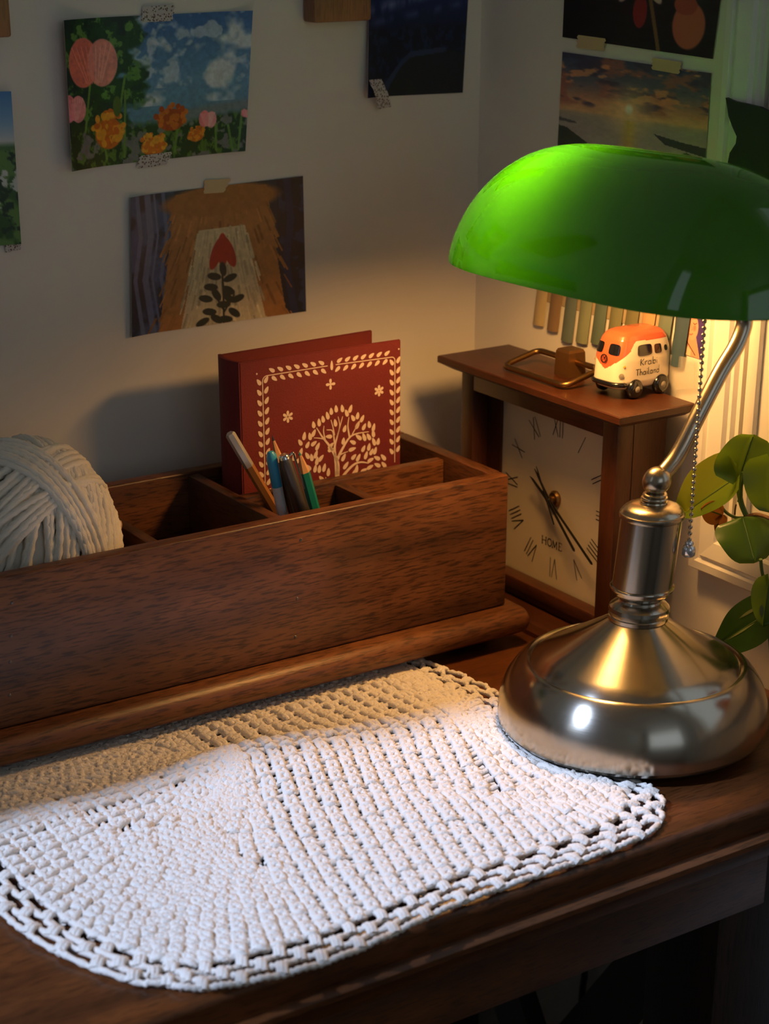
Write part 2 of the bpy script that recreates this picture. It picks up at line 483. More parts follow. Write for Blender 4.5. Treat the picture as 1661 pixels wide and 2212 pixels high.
# ------------------------------------------------------------------ organizer
org = thing('desk_organizer', (.5, 1.12, DZ), 'long brown wooden desk organizer with open compartments along the back wall', 'organizer')
OX0, OX1, OY0, OY1, OZ0, OZ1 = .16, .805, 1.051, 1.201, .781, .8855
def bullnose():
    m = MB(); r = .0105; zc = .770
    sec = [(1.033 + r - r * math.cos(a), zc + r * math.sin(a)) for a in np.linspace(-PI / 2, PI / 2, 13)] + [(1.213, zc + r), (1.213, zc - r)]
    n = len(sec); xs = [OX0 - .012, OX1 + .006, OX1 + .010, OX1 + .0125, OX1 + .013]; ins = [0, 0, .001, .003, .006]
    vs = []
    for x, k in zip(xs, ins):
        for y, z in sec:
            vs.append((x, y + (k if y < 1.1 else -k), zc + (z - zc) * (1 - k / .0105 * .75)))
    fs = [(j * n + i, j * n + (i + 1) % n, (j + 1) * n + (i + 1) % n, (j + 1) * n + i) for j in range(len(xs) - 1) for i in range(n)]
    fs += [tuple(range(n)), tuple(range(len(xs) * n - 1, len(xs) * n - n - 1, -1))]
    return m.add(vs, fs)
obj('base_plate', bullnose(), M['org'], org, 40)
for x in (OX0 + .005, .790):
    for y in (1.075, 1.195):
        obj('foot', MB().box(x - .01, x + .01, y - .01, y + .01, DZ, .7595, .001), M['org'], org)
T = .0115
obj('front_board', MB().box(OX0, OX1, OY0, OY0 + T, OZ0, OZ1, .0016, 3), M['org'], org)
obj('back_board', MB().box(OX0, OX1, OY1 - T, OY1, OZ0, OZ1, .0016, 3), M['org'], org)
obj('side_board', MB().box(OX1 - T, OX1, OY0 + T, OY1 - T, OZ0, OZ1, .0012), M['org_y'], org)
obj('side_board', MB().box(OX0, OX0 + T, OY0 + T, OY1 - T, OZ0, OZ1, .0012), M['org_y'], org)
obj('cross_divider', MB().box(.606, .6155, OY0 + T, OY1 - T, OZ0, .8835, .0012), M['org_y'], org)
obj('cross_divider', MB().box(.540, .5495, OY0 + T, OY1 - T, OZ0, .860, .0012), M['org_y'], org)
obj('long_divider', MB().box(.6157, OX1 - T, 1.119, 1.1285, OZ0, .8825, .0014), M['org'], org)
obj('cross_divider', MB().box(.693, .7025, OY0 + T, 1.1188, OZ0, .8795, .0012), M['org_y'], org)
nm = MB().lathe([(0, -.0004), (.0009, -.0004), (.0012, 0), (.0009, .0004), (0, .0006)], (0, 0, 0), 10, M=Matrix.Rotation(PI / 2, 3, 'X'))
nail0 = None
for (px, py) in ((650, 1166), (642, 1293), (638, 1376), (26, 1302), (24, 1374), (22, 1430), (21, 1502)):
    p = ony(px, py, OY0)
    if nail0 is None:
        nail0 = obj('nail_head', nm, M['gun'], None); o = nail0
    else:
        o = nail0.copy(); COL.objects.link(o)
    o.parent = org; o.location = Vector(p) - org.location
# ------------------------------------------------------------------ clock
clk = thing('mantel_clock', (.865, 1.08, DZ), 'dark wooden mantel clock with cream face in the corner beside the organizer', 'clock')
CF = .853
bs = MB()
def slab(z0, z1, x0, x1, y0, y1, cham, top=True):
    # plate with a chamfer on its top or bottom edge
    i = cham
    lo = [(x0, y0), (x1, y0), (x1, y1), (x0, y1)]
    def ring(k): return [(x0 + k, y0 + k), (x1, y0 + k), (x1, y1 - k), (x0 + k, y1 - k)]
    if top: L = [(z0, 0), (z0 + (z1 - z0) * .45, 0), (z1, i)]
    else: L = [(z0, i), (z0 + (z1 - z0) * .5, 0), (z1 - .0008, 0), (z1, .0008)]
    m = MB(); vs = []
    for z, k in L: vs += [(x, y, z) for x, y in ring(k)]
    fs = [(j * 4 + i_, j * 4 + (i_ + 1) % 4, (j + 1) * 4 + (i_ + 1) % 4, (j + 1) * 4 + i_) for j in range(len(L) - 1) for i_ in range(4)]
    fs += [(3, 2, 1, 0), tuple((len(L) - 1) * 4 + q for q in range(4))]
    return m.add(vs, fs)
obj('base_plate', slab(DZ, .7585, .829, .903, .964, 1.199, .004), M['clock'], clk, 20)
obj('top_plate', slab(.9345, .9455, .834, .905, .962, 1.1875, .010, False), M['clock'], clk, 20)
BY0, BY1, BZ0, BZ1 = .985, 1.180, .7585, .9345
obj('front_post', MB().box(CF, CF + .0155, BY0, BY0 + .017, BZ0, BZ1, .0008), M['clock_z'], clk)
obj('front_post', MB().box(CF, CF + .0155, BY1 - .016, BY1, BZ0, BZ1, .0008), M['clock_z'], clk)
obj('top_rail', MB().box(CF, CF + .0155, BY0 + .017, BY1 - .016, .919, BZ1, .0008), M['clock'], clk)
obj('bottom_rail', MB().box(CF + .002, CF + .0155, BY0 + .017, BY1 - .016, .7662, .7765, .0012), M['clock'], clk)
obj('bottom_rail', MB().box(CF + .006, CF + .0155, BY0 + .017, BY1 - .016, BZ0, .7662, .0004), M['clock'], clk)
fm = MB()
fm.box(CF + .0155, CF + .0185, 1.1465, BY1 - .003, BZ0 + .004, BZ1 - .002)
obj('inner_frame', fm, M['clock_z'], clk, 0)
obj('case', MB().box(CF + .0195, .899, BY0 + .001, BY1 - .001, BZ0, BZ1, .0008), M['clock_z'], clk)
obj('side_panel', MB().box(CF + .0157, .900, BY0, BY0 + .0008, BZ0, BZ1), M['clock_z'], clk, 0)
FX = CF + .0185
obj('clock_face', MB().box(FX - .0006, FX + .0008, BY0 + .002, 1.149, .7665, .931), M['cream_face'], clk, 0)
fy, fz = 1.0755, .8487
FN = FX - .0009
num = {1: 'I', 2: 'II', 3: 'III', 4: 'IIII', 5: 'V', 6: 'VI', 7: 'VII', 8: 'VIII', 9: 'IX', 10: 'X', 11: 'XI', 12: 'XII'}
def clk_pt(a, r, s_):           # a: angle clockwise from twelve seen from the front; s_: sideways
    ur = Vector((0, -math.sin(a), math.cos(a))); us = Vector((0, -math.cos(a), -math.sin(a)))
    return Vector((FN, fy, fz)) + ur * r + us * s_
for h, txt in num.items():
    a = h * PI / 6
    gl = {'I': .0026, 'V': .0068, 'X': .0066}
    W = sum(gl[c] for c in txt) + .0007 * (len(txt) - 1)
    s0 = -W / 2; m = MB()
    R0, R1 = .0495, .0655
    if h in (12, 6, 1, 11, 5, 7): R0, R1 = .0500, .0665
    wd = .00075
    for c in txt:
        g = gl[c]
        if c == 'I': m.ribbon([clk_pt(a, R0, s0 + g / 2), clk_pt(a, R1, s0 + g / 2)], wd, (1, 0, 0))
        elif c == 'V':
            m.ribbon([clk_pt(a, R1, s0), clk_pt(a, R0, s0 + g / 2)], wd, (1, 0, 0)); m.ribbon([clk_pt(a, R1, s0 + g), clk_pt(a, R0, s0 + g / 2)], wd, (1, 0, 0))
        else:
            m.ribbon([clk_pt(a, R1, s0), clk_pt(a, R0, s0 + g)], wd, (1, 0, 0)); m.ribbon([clk_pt(a, R1, s0 + g), clk_pt(a, R0, s0)], wd, (1, 0, 0))
        s0 += g + .0007
    obj('numeral', m, M['ink'], clk, 0)
# lettering on the face
def letters(strokes, org_, ux, uy, sc, wd, nrm):
    m = MB(); org_ = Vector(org_); ux = Vector(ux); uy = Vector(uy)
    for st in strokes:
        w_ = wd
        if isinstance(st[0], (int, float)): w_ = wd * st[0]; st = st[1]
        m.ribbon([org_ + ux * (x * sc) + uy * (y * sc) for x, y in st], w_, nrm)
    return m
def circ(cx, cy, rx, ry, n=18, a0=0, a1=2 * PI): return [(cx + rx * math.cos(a0 + (a1 - a0) * i / n), cy + ry * math.sin(a0 + (a1 - a0) * i / n)) for i in range(n + 1)]
HOME = [[(0, 0), (0, 1)], [(.75, 0), (.75, 1)], (.6, [(0, .52), (.75, .52)]), (.6, [(-.15, 0), (.15, 0)]), (.6, [(-.15, 1), (.15, 1)]), (.6, [(.6, 0), (.9, 0)]), (.6, [(.6, 1), (.9, 1)]),
        (.9, circ(1.5, .5, .42, .5)),
        (.7, [(2.15, 0), (2.2, 1)]), [(2.2, 1), (2.58, .1)], (.7, [(2.58, .1), (2.95, 1)]), [(2.95, 1), (3.0, 0)], (.6, [(2.02, 0), (2.3, 0)]), (.6, [(2.86, 0), (3.14, 0)]),
        [(3.45, 0), (3.45, 1)], (.6, [(3.3, 0), (4.0, 0)]), (.6, [(3.3, 1), (4.0, 1)]), (.6, [(3.45, .52), (3.85, .52)]), (.6, [(4.0, 0), (4.0, .2)]), (.6, [(4.0, 1), (4.0, .82)])]
obj('lettering', letters(HOME, (FN, 1.0905, .8075), (0, -1, 0), (0, 0, 1), .0062, .0009, (1, 0, 0)), M['ink'], clk, 0)
obj('hand_boss', MB().lathe([(0, .0), (.0065, 0), (.0065, .002), (.0052, .0035), (.003, .0038), (.003, .007), (0, .0072)], (FX - .0004, fy, fz), 24, M=Matrix.Rotation(-PI / 2, 3, 'Y')), M['brass'], clk)
def hand(tip, tail, xo, w0, w1):
    m = MB(); tip = Vector((xo, *tip)); tail = Vector((xo, *tail)); c = Vector((xo, fy, fz))
    d = (tip - c).normalized(); sd = Vector((0, -d.z, d.y))
    poly = [c + sd * w0, c + d * .02 + sd * w0 * .75, tip + sd * w1, tip + d * .0015, tip - sd * w1, c + d * .02 - sd * w0 * .75, c - sd * w0]
    e = (tail - c); ed = e.normalized(); es = Vector((0, -ed.z, ed.y))
    m.prism(poly, (-.0005, 0, 0))
    m.prism([c + es * w0, c + e * .85 + es * w0 * 1.2, tail + es * w0 * .5, c + e * .8, c - es * w0][::1], (-.0005, 0, 0))
    return m
hx = FX - .0075
mt = onx(1278, 1217, hx); ht = onx(1240, 1188, hx - .0012)
cpx = Vector((hx, fy, fz))
obj('minute_hand', hand((mt[1], mt[2]), (fy + .020, fz + .020), hx, .0015, .0012), M['ink'], clk, 0)
obj('hour_hand', hand((ht[1], ht[2]), (fy + .024, fz + .013), hx - .0012, .0017, .0013), M['ink'], clk, 0)
obj('second_hand', hand((fy - .006, fz - .010), (fy + .015, fz + .024), hx - .0022, .0008, .0007), M['ink'], clk, 0)
obj('hand_spindle', MB().lathe([(0, 0), (.0014, 0), (.0014, .0035), (0, .0036)], (hx + .001, fy, fz), 16, M=Matrix.Rotation(-PI / 2, 3, 'Y')), M['ink'], clk)
# carrying handle: bail of round rod through a brass block
hz = .9455
hb = obj('handle', MB(), M['bronze'], clk) if False else None
bm_ = MB()
bx, by = .8825, 1.079
hw = .0085
vs = []
for z, k in ((hz, 1.0), (hz + .006, 1.0), (hz + .0185, .93), (hz + .0205, .80)):
    vs += [(bx - hw * k, by - hw * k, z), (bx + hw * k, by - hw * k, z), (bx + hw * k, by + hw * k, z), (bx - hw * k, by + hw * k, z)]
bm_.add(vs, [(j * 4 + i, j * 4 + (i + 1) % 4, (j + 1) * 4 + (i + 1) % 4, (j + 1) * 4 + i) for j in range(3) for i in range(4)] + [(3, 2, 1, 0), (12, 13, 14, 15)])
hblk = obj('handle_block', bm_, M['bronze'], clk, 20)
zr1, zr0 = hz + .0115, hz + .0035
c = [Vector((bx, by - .036, zr1)), Vector((bx, by + .040, zr1)), Vector((bx - .034, by + .040, zr0)), Vector((bx - .034, by - .036, zr0))]
loop = []
for i in range(4):
    p, q, r_ = c[i - 1], c[i], c[(i + 1) % 4]
    a = q + (p - q).normalized() * .007; b_ = q + (r_ - q).normalized() * .007
    for t in np.linspace(0, 1, 7): loop.append(a * (1 - t) ** 2 + q * 2 * t * (1 - t) + b_ * t * t)
obj('bail_handle', MB().tube(loop, .0023, 10, closed=True), M['brass'], clk, 60)
# ------------------------------------------------------------------ book
bk = thing('red_book', (.70, 1.16, .781), 'red cloth-bound book with a cream tree and leaf border on its cover', 'book')
BZb, BZt = .7815, .9745
fc0, fc1 = Vector((.631, 1.1505, 0)), Vector((.7700, 1.1475, 0))     # front cover, left and right ends
bc0, bc1 = Vector((.631, 1.179, 0)), Vector((.7690, 1.186, 0))
def cover(a, b, th, z0, z1):
    m = MB(); d = (b - a).normalized(); nn = Vector((d.y, -d.x, 0)) * th
    q = [a, b, b + nn, a + nn]
    bm = bmesh.new()
    lo = [bm.verts.new((p.x, p.y, z0)) for p in q]; hi = [bm.verts.new((p.x, p.y, z1)) for p in q]
    for f in ([lo[3], lo[2], lo[1], lo[0]], hi, *[[lo[i], lo[(i + 1) % 4], hi[(i + 1) % 4], hi[i]] for i in range(4)]): bm.faces.new(f)
    bmesh.ops.bevel(bm, geom=bm.edges[:], offset=.0007, segments=2, affect='EDGES')
    return m.from_bm(bm)
fcv = obj('front_cover', cover(fc0, fc1, .0025, BZb, BZt), M['red'], bk)
obj('back_cover', cover(bc0, bc1, .0025, BZb, BZt), M['red'], bk)
sp = []
for t in np.linspace(0, 1, 9):
    sp.append((.6305 - .0035 * math.sin(PI * t), 1.1485 + (1.1795 - 1.1485) * t))
sp = sp + [(x + .0025, y) for x, y in sp[::-1]]
obj('spine', MB().prism([(x, y, BZb) for x, y in sp], (0, 0, BZt - BZb)), M['redspine'], bk, 50)
pg = MB()
for k in range(3):
    y0 = 1.1525 + k * .0078
    pg.add([(.635, y0, BZb + .003), (.764, y0 + .001 + k * .002, BZb + .003), (.764, y0 + .0075 + k * .0025, BZb + .003), (.635, y0 + .0078, BZb + .003),
            (.635, y0, BZt - .012), (.764, y0 + .001 + k * .002, BZt - .012), (.764, y0 + .0075 + k * .0025, BZt - .012), (.635, y0 + .0078, BZt - .012)],
           [(0, 3, 2, 1), (4, 5, 6, 7), (0, 1, 5, 4), (1, 2, 6, 5), (2, 3, 7, 6), (3, 0, 4, 7)])
pg.box(.700, .764, 1.1530, 1.1545, BZb + .003, BZt - .0025)
obj('page_block', pg, M['pages'], bk, 0)
fd = (fc1 - fc0).normalized(); fn = Vector((fd.y, -fd.x, 0))
def cv(X, D): return fc0 + fd * X + fn * .0028 + Vector((0, 0, BZt - D))
def crop(x, y):
    return ((x - 160) / 845 * .1395, (y - (185 - (x - 160) / 845 * 95)) / 2.443 * .000395)
pr = MB()
def pleaf(X, D, ang, ln, wd):
    P = []
    for t in np.linspace(0, 2 * PI, 13)[:-1]:
        u = math.cos(t) * ln / 2; v = math.sin(t) * wd / 2 * (1 - .35 * math.cos(t))
        P.append(cv(X + u * math.cos(ang) - v * math.sin(ang), D - u * math.sin(ang) - v * math.cos(ang)))
    pr.add(P, [tuple(range(len(P)))])
def pline(C, w):
    P = spline([(*crop(x, y), 0) for x, y in C], 5)
    Q = [cv(p.x, p.y) for p in P]
    ws = np.linspace(w[0], w[1], len(Q)) if hasattr(w, '__len__') else [w] * len(Q)
    pr.ribbon(Q, list(ws), fn)
xl, xr, dt, db = .0185, .1335, .0125, .108
stw = .0007
pr.ribbon([cv(xl, db), cv(xl, dt + .004)] + [cv(xl + .004 - .004 * math.cos(a), dt + .004 - .004 * math.sin(a)) for a in np.linspace(.2, PI / 2, 6)] + [cv(.074, dt - .0006)], stw, fn)
pr.ribbon([cv(xr, db - .012), cv(xr, dt + .003)] + [cv(xr - .003 + .003 * math.cos(a), dt + .003 - .003 * math.sin(a)) for a in np.linspace(.2, PI / 2, 6)] + [cv(.081, dt - .0006)], stw, fn)
pleaf(.0775, dt - .0005, PI / 2, .0075, .0024)
for k in range(13):
    D = dt + .004 + k * .0078
    for X in (xl, xr):
        if X == xr and D > db - .014: continue
        pleaf(X - .0030, D, math.radians(125), .0056, .0030); pleaf(X + .0032, D - .0012, math.radians(60), .0058, .0030)
for k in range(7):
    for (X, s_) in ((xl + .008 + k * .0070, 1), (xr - .007 - k * .0070, -1)):
        pleaf(X, dt - .0036, math.radians(90 + s_ * 58), .0056, .0028); pleaf(X + .002 * s_, dt + .0030, math.radians(90 - s_ * 130), .0056, .0028)
for (x, y, n, r) in ((622, 295, 4, .0021), (882, 333, 6, .0024), (397, 442, 6, .0026)):
    X, D = crop(x, y)
    for k in range(n):
        a = 2 * PI * k / n + PI / 2
        pleaf(X + r * math.cos(a), D - r * math.sin(a), a + PI, .0042, .0021)
for (x, y) in ((245, 238), (990, 135)):
    X, D = crop(x, y); pleaf(X, D, 0, .0014, .0014)
pline([(648, 830), (652, 740), (655, 690), (648, 655), (620, 600), (575, 545), (545, 500)], (.0046, .0007))
pline([(652, 760), (650, 700), (645, 660), (640, 600), (655, 545), (685, 450)], (.0040, .0006))
pline([(650, 665), (680, 610), (720, 555), (760, 537), (825, 530)], (.0026, .0006))
pline([(720, 550), (712, 500), (718, 455)], (.0016, .0006))
pline([(735, 540), (760, 500), (770, 480)], (.0010, .0005))
pline([(640, 580), (630, 520), (598, 512)], (.0014, .0006))
pline([(640, 540), (632, 500), (622, 465)], (.0012, .0006))
pline([(590, 560), (582, 520), (585, 492)], (.0012, .0006))
pline([(580, 555), (555, 550), (530, 548)], (.0010, .0005))
pline([(655, 545), (668, 495), (660, 450)], (.0012, .0005))
pline([(660, 640), (690, 628), (712, 622)], (.0011, .0005))
pline([(655, 790), (690, 735), (740, 690), (780, 678), (825, 685)], (.0030, .0008))
pline([(640, 830), (610, 800), (595, 770), (590, 742)], (.0026, .0006))
pline([(610, 800), (575, 797), (540, 802)], (.0018, .0006))
pline([(745, 790), (770, 750), (778, 725)], (.0010, .0005))
LV = [(683, 412, 100), (650, 413, 95), (727, 415, 70), (624, 424, 95), (604, 444, 105), (706, 435, 110), (580, 460, 100), (559, 475, 95), (530, 485, 100), (645, 480, 100), (765, 450, 80), (740, 460, 120), (790, 465, 60), (765, 495, 60), (828, 495, 100), (800, 505, 60),
      (852, 510, 75), (800, 555, 110), (825, 555, 120), (850, 540, 100), (853, 580, 110), (877, 580, 80), (770, 555, 140), (610, 545, 170), (695, 510, 70), (687, 570, 80), (738, 578, 150), (735, 612, 10), (620, 610, 10), (620, 590, 40), (480, 537, 80), (510, 540, 100), (530, 525, 60), (458, 567, 120), (497, 580, 60), (530, 575, 30), (550, 590, 60), (461, 612, 70), (425, 635, 80), (449, 652, 30), (494, 632, 120),
      (517, 642, 100), (540, 628, 70), (566, 648, 45), (500, 690, 130), (535, 697, 80), (557, 700, 85), (583, 695, 75), (605, 718, 85), (567, 748, 130), (465, 690, 80), (796, 612, 60), (826, 605, 80), (810, 645, 70), (840, 630, 60), (860, 625, 70), (743, 650, 40), (768, 655, 60), (688, 650, 60), (870, 662, 150), (905, 660, 130), (835, 670, 20), (872, 697, 150), (832, 705, 20), (908, 697, 130),
      (798, 720, 20), (758, 710, 80), (740, 735, 70), (812, 745, 120), (842, 748, 60), (872, 745, 60), (902, 738, 40), (783, 765, 50), (700, 690, 50), (545, 660, 80)]
for (x, y, a) in LV:
    X, D = crop(x, y); pleaf(X, D, math.radians(a), .0062 * random.uniform(.9, 1.15), .0031)
tag(obj('cover_print', pr, M['bookprint'], fcv, 0), 'cream leaf border and spreading tree printed on the cover')

# ------------------------------------------------------------------ pens and pencils
def stick(name, px0, y0, px1, y1, segs, n, label, cat, tipz=.7835, mats=None, ref=None):
    a = Vector(ony(*px0, y0)); b = Vector(ony(*px1, y1))
    d = (b - a).normalized(); ln = (a.z - tipz) / -d.z
    e = a + d * ln
    t = thing(name, e, label, cat, 'pens and pencils in the organizer')
    u = d.orthogonal().normalized()
    Mx = Matrix((u, d.cross(u), d)).transposed()
    for (pn, prof_, mk) in segs:
        prof2 = [(r, min(h, ln) if h >= 0 else ln + h + 1) for r, h in prof_]
        obj(pn, MB().lathe(prof2, a, n, M=Mx), M[mk], t, 35)
    return t, a, d
R = .0038
stick('pencil', (496, 936), 1.108, (580, 1078), 1.108, [('silver_end', [(0, -.0006 + .0006), (.0028, 0), (.0037, .0012), (.0038, .030)], 'silver'), ('shaft', [(.0038, .030), (.0038, 9)], 'brownlac')], 6,
      'brown pencil with silver end leaning left in the organizer', 'pencil')
stick('pencil', (587, 938), 1.112, (607, 1010), 1.110, [('lead', [(0, 0), (.0010, .005)], 'graphite'), ('sharpened_cone', [(.0010, .005), (.0037, .021)], 'pencilwood'), ('shaft', [(.0037, .021), (.0037, 9)], 'plasticblack')], 6,
      'sharpened graphite pencil standing point up behind the gunmetal pen', 'pencil')
stick('pen', (584, 974), 1.090, (606, 1090), 1.088, [('cap', [(0, 0), (.0022, .0006), (.0036, .003), (.0040, .006), (.0040, .027)], 'bluepl'), ('barrel', [(.0038, .027), (.0038, 9)], 'whitepl')], 16,
      'blue and white plastic pen between pencil and gunmetal pen', 'pen')
gp, ga, gd = stick('pen', (612, 982), 1.082, (648, 1092), 1.080, [('cap_top', [(0, -.0 ), (.0028, .0), (.0036, .0008), (.0040, .003)], 'chrome'), ('barrel', [(.0041, .003), (.0048, .006), (.0060, .045), (.0062, 9)], 'gun')], 24,
      'thick gunmetal pen with chrome top and clip in the organizer', 'pen')
cd_ = Vector((.80, -.25, 0)); cd_ = (cd_ - gd * cd_.dot(gd)).normalized()
obj('clip', MB().tube(spline([ga + gd * .003 + cd_ * .003, ga + gd * .0015 + cd_ * .0062, ga + gd * .004 + cd_ * .0070, ga + gd * .030 + cd_ * .0066], 6), .0008, 8), M['chrome'], gp)
stick('pencil', (646, 975), 1.102, (677, 1090), 1.100, [('lead', [(0, 0), (.0012, .003)], 'teal'), ('sharpened_cone', [(.0012, .003), (.0040, .0165)], 'pencilwood'), ('shaft', [(.0040, .0165), (.0040, 9)], 'teal')], 6,
      'teal coloured pencil standing right of the gunmetal pen', 'pencil')
# ------------------------------------------------------------------ ball of wool
yb = thing('yarn_ball', (.448, 1.1265, .783), 'ball of cream wool yarn sitting in the left end of the organizer', 'yarn')
YC = Vector((.448, 1.1265, .868)); YR = Vector((.064, .0555, .0805))
core = MB()
nn_ = 24
core.lathe([(math.sin(a) * .94, -math.cos(a) * .94) for a in np.linspace(0, PI, 19)], (0, 0, 0), 32)
core.v = [(YC.x + x * YR.x, YC.y + y * YR.y, YC.z + z * YR.z) for x, y, z in core.v]
obj('core', core, M['yarn'], yb, 60)
def ply(mb, pts, r, closed, tw=.0042, n=9):
    L = 0; Ls = [0]
    for i in range(1, len(pts)): L += (pts[i] - pts[i - 1]).length; Ls.append(L)
    mb.tube(pts, r, n, closed=closed, rfun=lambda i, th: 1 + .20 * math.cos(3 * (th + Ls[i] / tw)))
def yarn_loop(mb, nrm, off, lay, wob, nseg=110, r=.0026, a0=0, a1=2 * PI):
    nrm = Vector(nrm).normalized(); u = nrm.orthogonal().normalized(); w_ = nrm.cross(u)
    rad = math.sqrt(max(.02, 1 - off * off)); ph = random.uniform(0, 6.28)
    pts = []
    closed = a1 - a0 > 6.2
    for k in range(nseg if closed else nseg + 1):
        a = a0 + (a1 - a0) * k / nseg
        q = nrm * (off + wob * math.sin(a * 2 + ph)) + (u * math.cos(a) + w_ * math.sin(a)) * rad
        q = q.normalized() * lay
        pts.append(YC + Vector((q.x * YR.x, q.y * YR.y, q.z * YR.z)))
    ply(mb, pts, r, closed)
wr = [MB() for _ in range(3)]
# strands fan out from a knot at the top front
pole = Vector((.12, -.42, .90)).normalized()
e1 = pole.orthogonal().normalized(); e2 = pole.cross(e1)
k = 0
for i in range(34):                      # meridian-like strands through the knot
    a = PI * i / 34 + random.uniform(-.02, .02)
    nv = e1 * math.cos(a) + e2 * math.sin(a)
    yarn_loop(wr[0], nv, random.uniform(-.10, .10), .985 + .02 * random.random(), .02)
for i in range(26):                      # right-hand bundle, running over the shoulder
    nv = Vector((.95, .10 + random.uniform(-.1, .1), -.28 + random.uniform(-.08, .08)))
    yarn_loop(wr[1], nv, -.15 + i * .043, 1.00 + .025 * random.random(), .02)
for i in range(10):                      # crossing strands at the upper left
    nv = Vector((-.35 + random.uniform(-.1, .1), .55, .75 + random.uniform(-.08, .08)))
    yarn_loop(wr[2], nv, -.05 + i * .055, 1.02 + .02 * random.random(), .02)
for i in range(7):
    nv = Vector((.80, .62 + random.uniform(-.05, .05), .10))
    yarn_loop(wr[2], nv, -.36 + i * .05, 1.05 + .02 * random.random(), .015)
for mb_ in wr: obj('wound_strands', mb_, M['yarn'], yb, 80, fix=False)
hk = thing('crochet_hook', (.52, 1.13, .783), 'pale pink tip of a crochet hook beside the yarn ball', 'crochet hook')
pa = Vector(ony(254, 1127, 1.150)); pb = Vector((.522, 1.150, .790))
obj('shaft', MB().tube([pb, pa + (pb - pa).normalized() * .008], .0020, 10), M['hook'], hk)
dd = (pa - pb).normalized(); uu = dd.orthogonal().normalized()
obj('rounded_tip', MB().lathe([(.0020, -.009), (.0030, -.005), (.0034, -.002), (.0028, .0005), (0, .0016)], pa, 16, M=Matrix((uu, dd.cross(uu), dd)).transposed()), M['hook'], hk, 60)

# ------------------------------------------------------------------ banker's lamp
AX, AY = .7795, .8705
lamp = thing('bankers_lamp', (AX, AY, .7575), 'brushed metal desk lamp with a green glass shade, lit', 'lamp')
LB = .7572
base = [(0, LB), (.088, LB), (.0905, LB + .0012), (.0925, LB + .004), (.0930, LB + .010), (.0927, LB + .016), (.0912, LB + .024), (.0885, LB + .031), (.0845, LB + .0375), (.0805, LB + .0425), (.0772, LB + .0455), (.0752, LB + .0468), (.0738, LB + .0470), (.0728, LB + .0460),
        (.0720, LB + .0456), (.0712, LB + .0462), (.0700, LB + .0478), (.062, LB + .0522), (.050, LB + .0590), (.040, LB + .0648), (.030, LB + .0710), (.0225, LB + .0758), (.0195, LB + .0778), (0, LB + .0780)]
obj('base', MB().lathe([(r, z) for r, z in base], (AX, AY, 0), 96), M['steel'], lamp, 28)
obj('felt_pad', MB().lathe([(0, .7566), (.0885, .7566), (.0885, .75715), (0, .75715)], (AX, AY, 0), 64), M['felt'], lamp)
z0 = LB + .0775
def lean(mb):                      # the stem leans slightly away from the mat
    mb.v = [(x + .075 * _rt[0] * max(0, z - .83), y + .075 * _rt[1] * max(0, z - .83), z) for x, y, z in mb.v]
    return mb
def leanp(p): 
    k_ = .075 * max(0, p[2] - .83); return (p[0] + k_ * _rt[0], p[1] + k_ * _rt[1], p[2])
obj('collar', lean(MB().lathe([(.0195, z0), (.0205, z0 + .0006), (.0205, z0 + .003), (.0197, z0 + .0036), (.0200, z0 + .0052), (.0207, z0 + .007), (.0203, z0 + .0095), (.0178, z0 + .0118), (.0150, z0 + .0132), (.0142, z0 + .0145), (.0150, z0 + .016), (.0172, z0 + .0176), (.0185, z0 + .0185), (0, z0 + .0186)], (AX, AY, 0), 64)), M['steel'], lamp, 30)
z1 = z0 + .0186
obj('stem_sleeve', lean(MB().lathe([(.0185, z1), (.0190, z1 + .001), (.0191, z1 + .003), (.0216, z1 + .0036), (.0218, z1 + .0048), (.0214, z1 + .0056), (.0203, z1 + .0060), (.0203, z1 + .054), (0, z1 + .0541)], (AX, AY, 0), 64)), M['steel'], lamp, 28)
z2 = z1 + .054
obj('sleeve_cap', lean(MB().lathe([(.0203, z2 - .001), (.0216, z2), (.0219, z2 + .0015), (.0216, z2 + .003), (.0208, z2 + .0036), (.0202, z2 + .0050), (.0186, z2 + .0068), (.0155, z2 + .0082), (.0120, z2 + .0091), (.0092, z2 + .0094), (0, z2 + .0095)], (AX, AY, 0), 64)), M['steel_s'], lamp, 30)
z3 = z2 + .0093
obj('neck_rings', lean(MB().lathe([(.0088, z3), (.0092, z3 + 0.0008), (.0089, z3 + 0.0017), (.0078, z3 + 0.0021), (.0086, z3 + 0.0027), (.0090, z3 + 0.0035), (.0086, z3 + 0.0044), (.0074, z3 + 0.0048), (.0080, z3 + 0.0055), (.0082, z3 + 0.0062), (.0076, z3 + 0.0070), (.0058, z3 + 0.0075), (0, z3 + 0.0076)], (AX, AY, 0), 48)), M['steel_s'], lamp, 40)
bz = z3 + .0075 + .0078
obj('ball_joint', lean(MB().lathe([(math.sin(a) * .0096, -math.cos(a) * .0096) for a in np.linspace(0, PI, 17)], (AX, AY, bz), 40)), M['steel_s'], lamp, 60)
bcen = Vector(leanp((AX, AY, bz)))
ya_ = bcen.y
ARM = [bcen] + [Vector(ony(*q, ya_)) for q in ((1462, 985), (1510, 893), (1556, 805), (1590, 748), (1606, 708), (1608, 680))] 
e_ = ARM[-1]
ARM += [e_ + Vector((-.004, 0, .016)), e_ + Vector((-.016, 0, .028)), e_ + Vector((-.036, 0, .032))]
obj('arm', MB().tube(spline(ARM, 8), .0056, 20), M['steel_s'], lamp, 50)
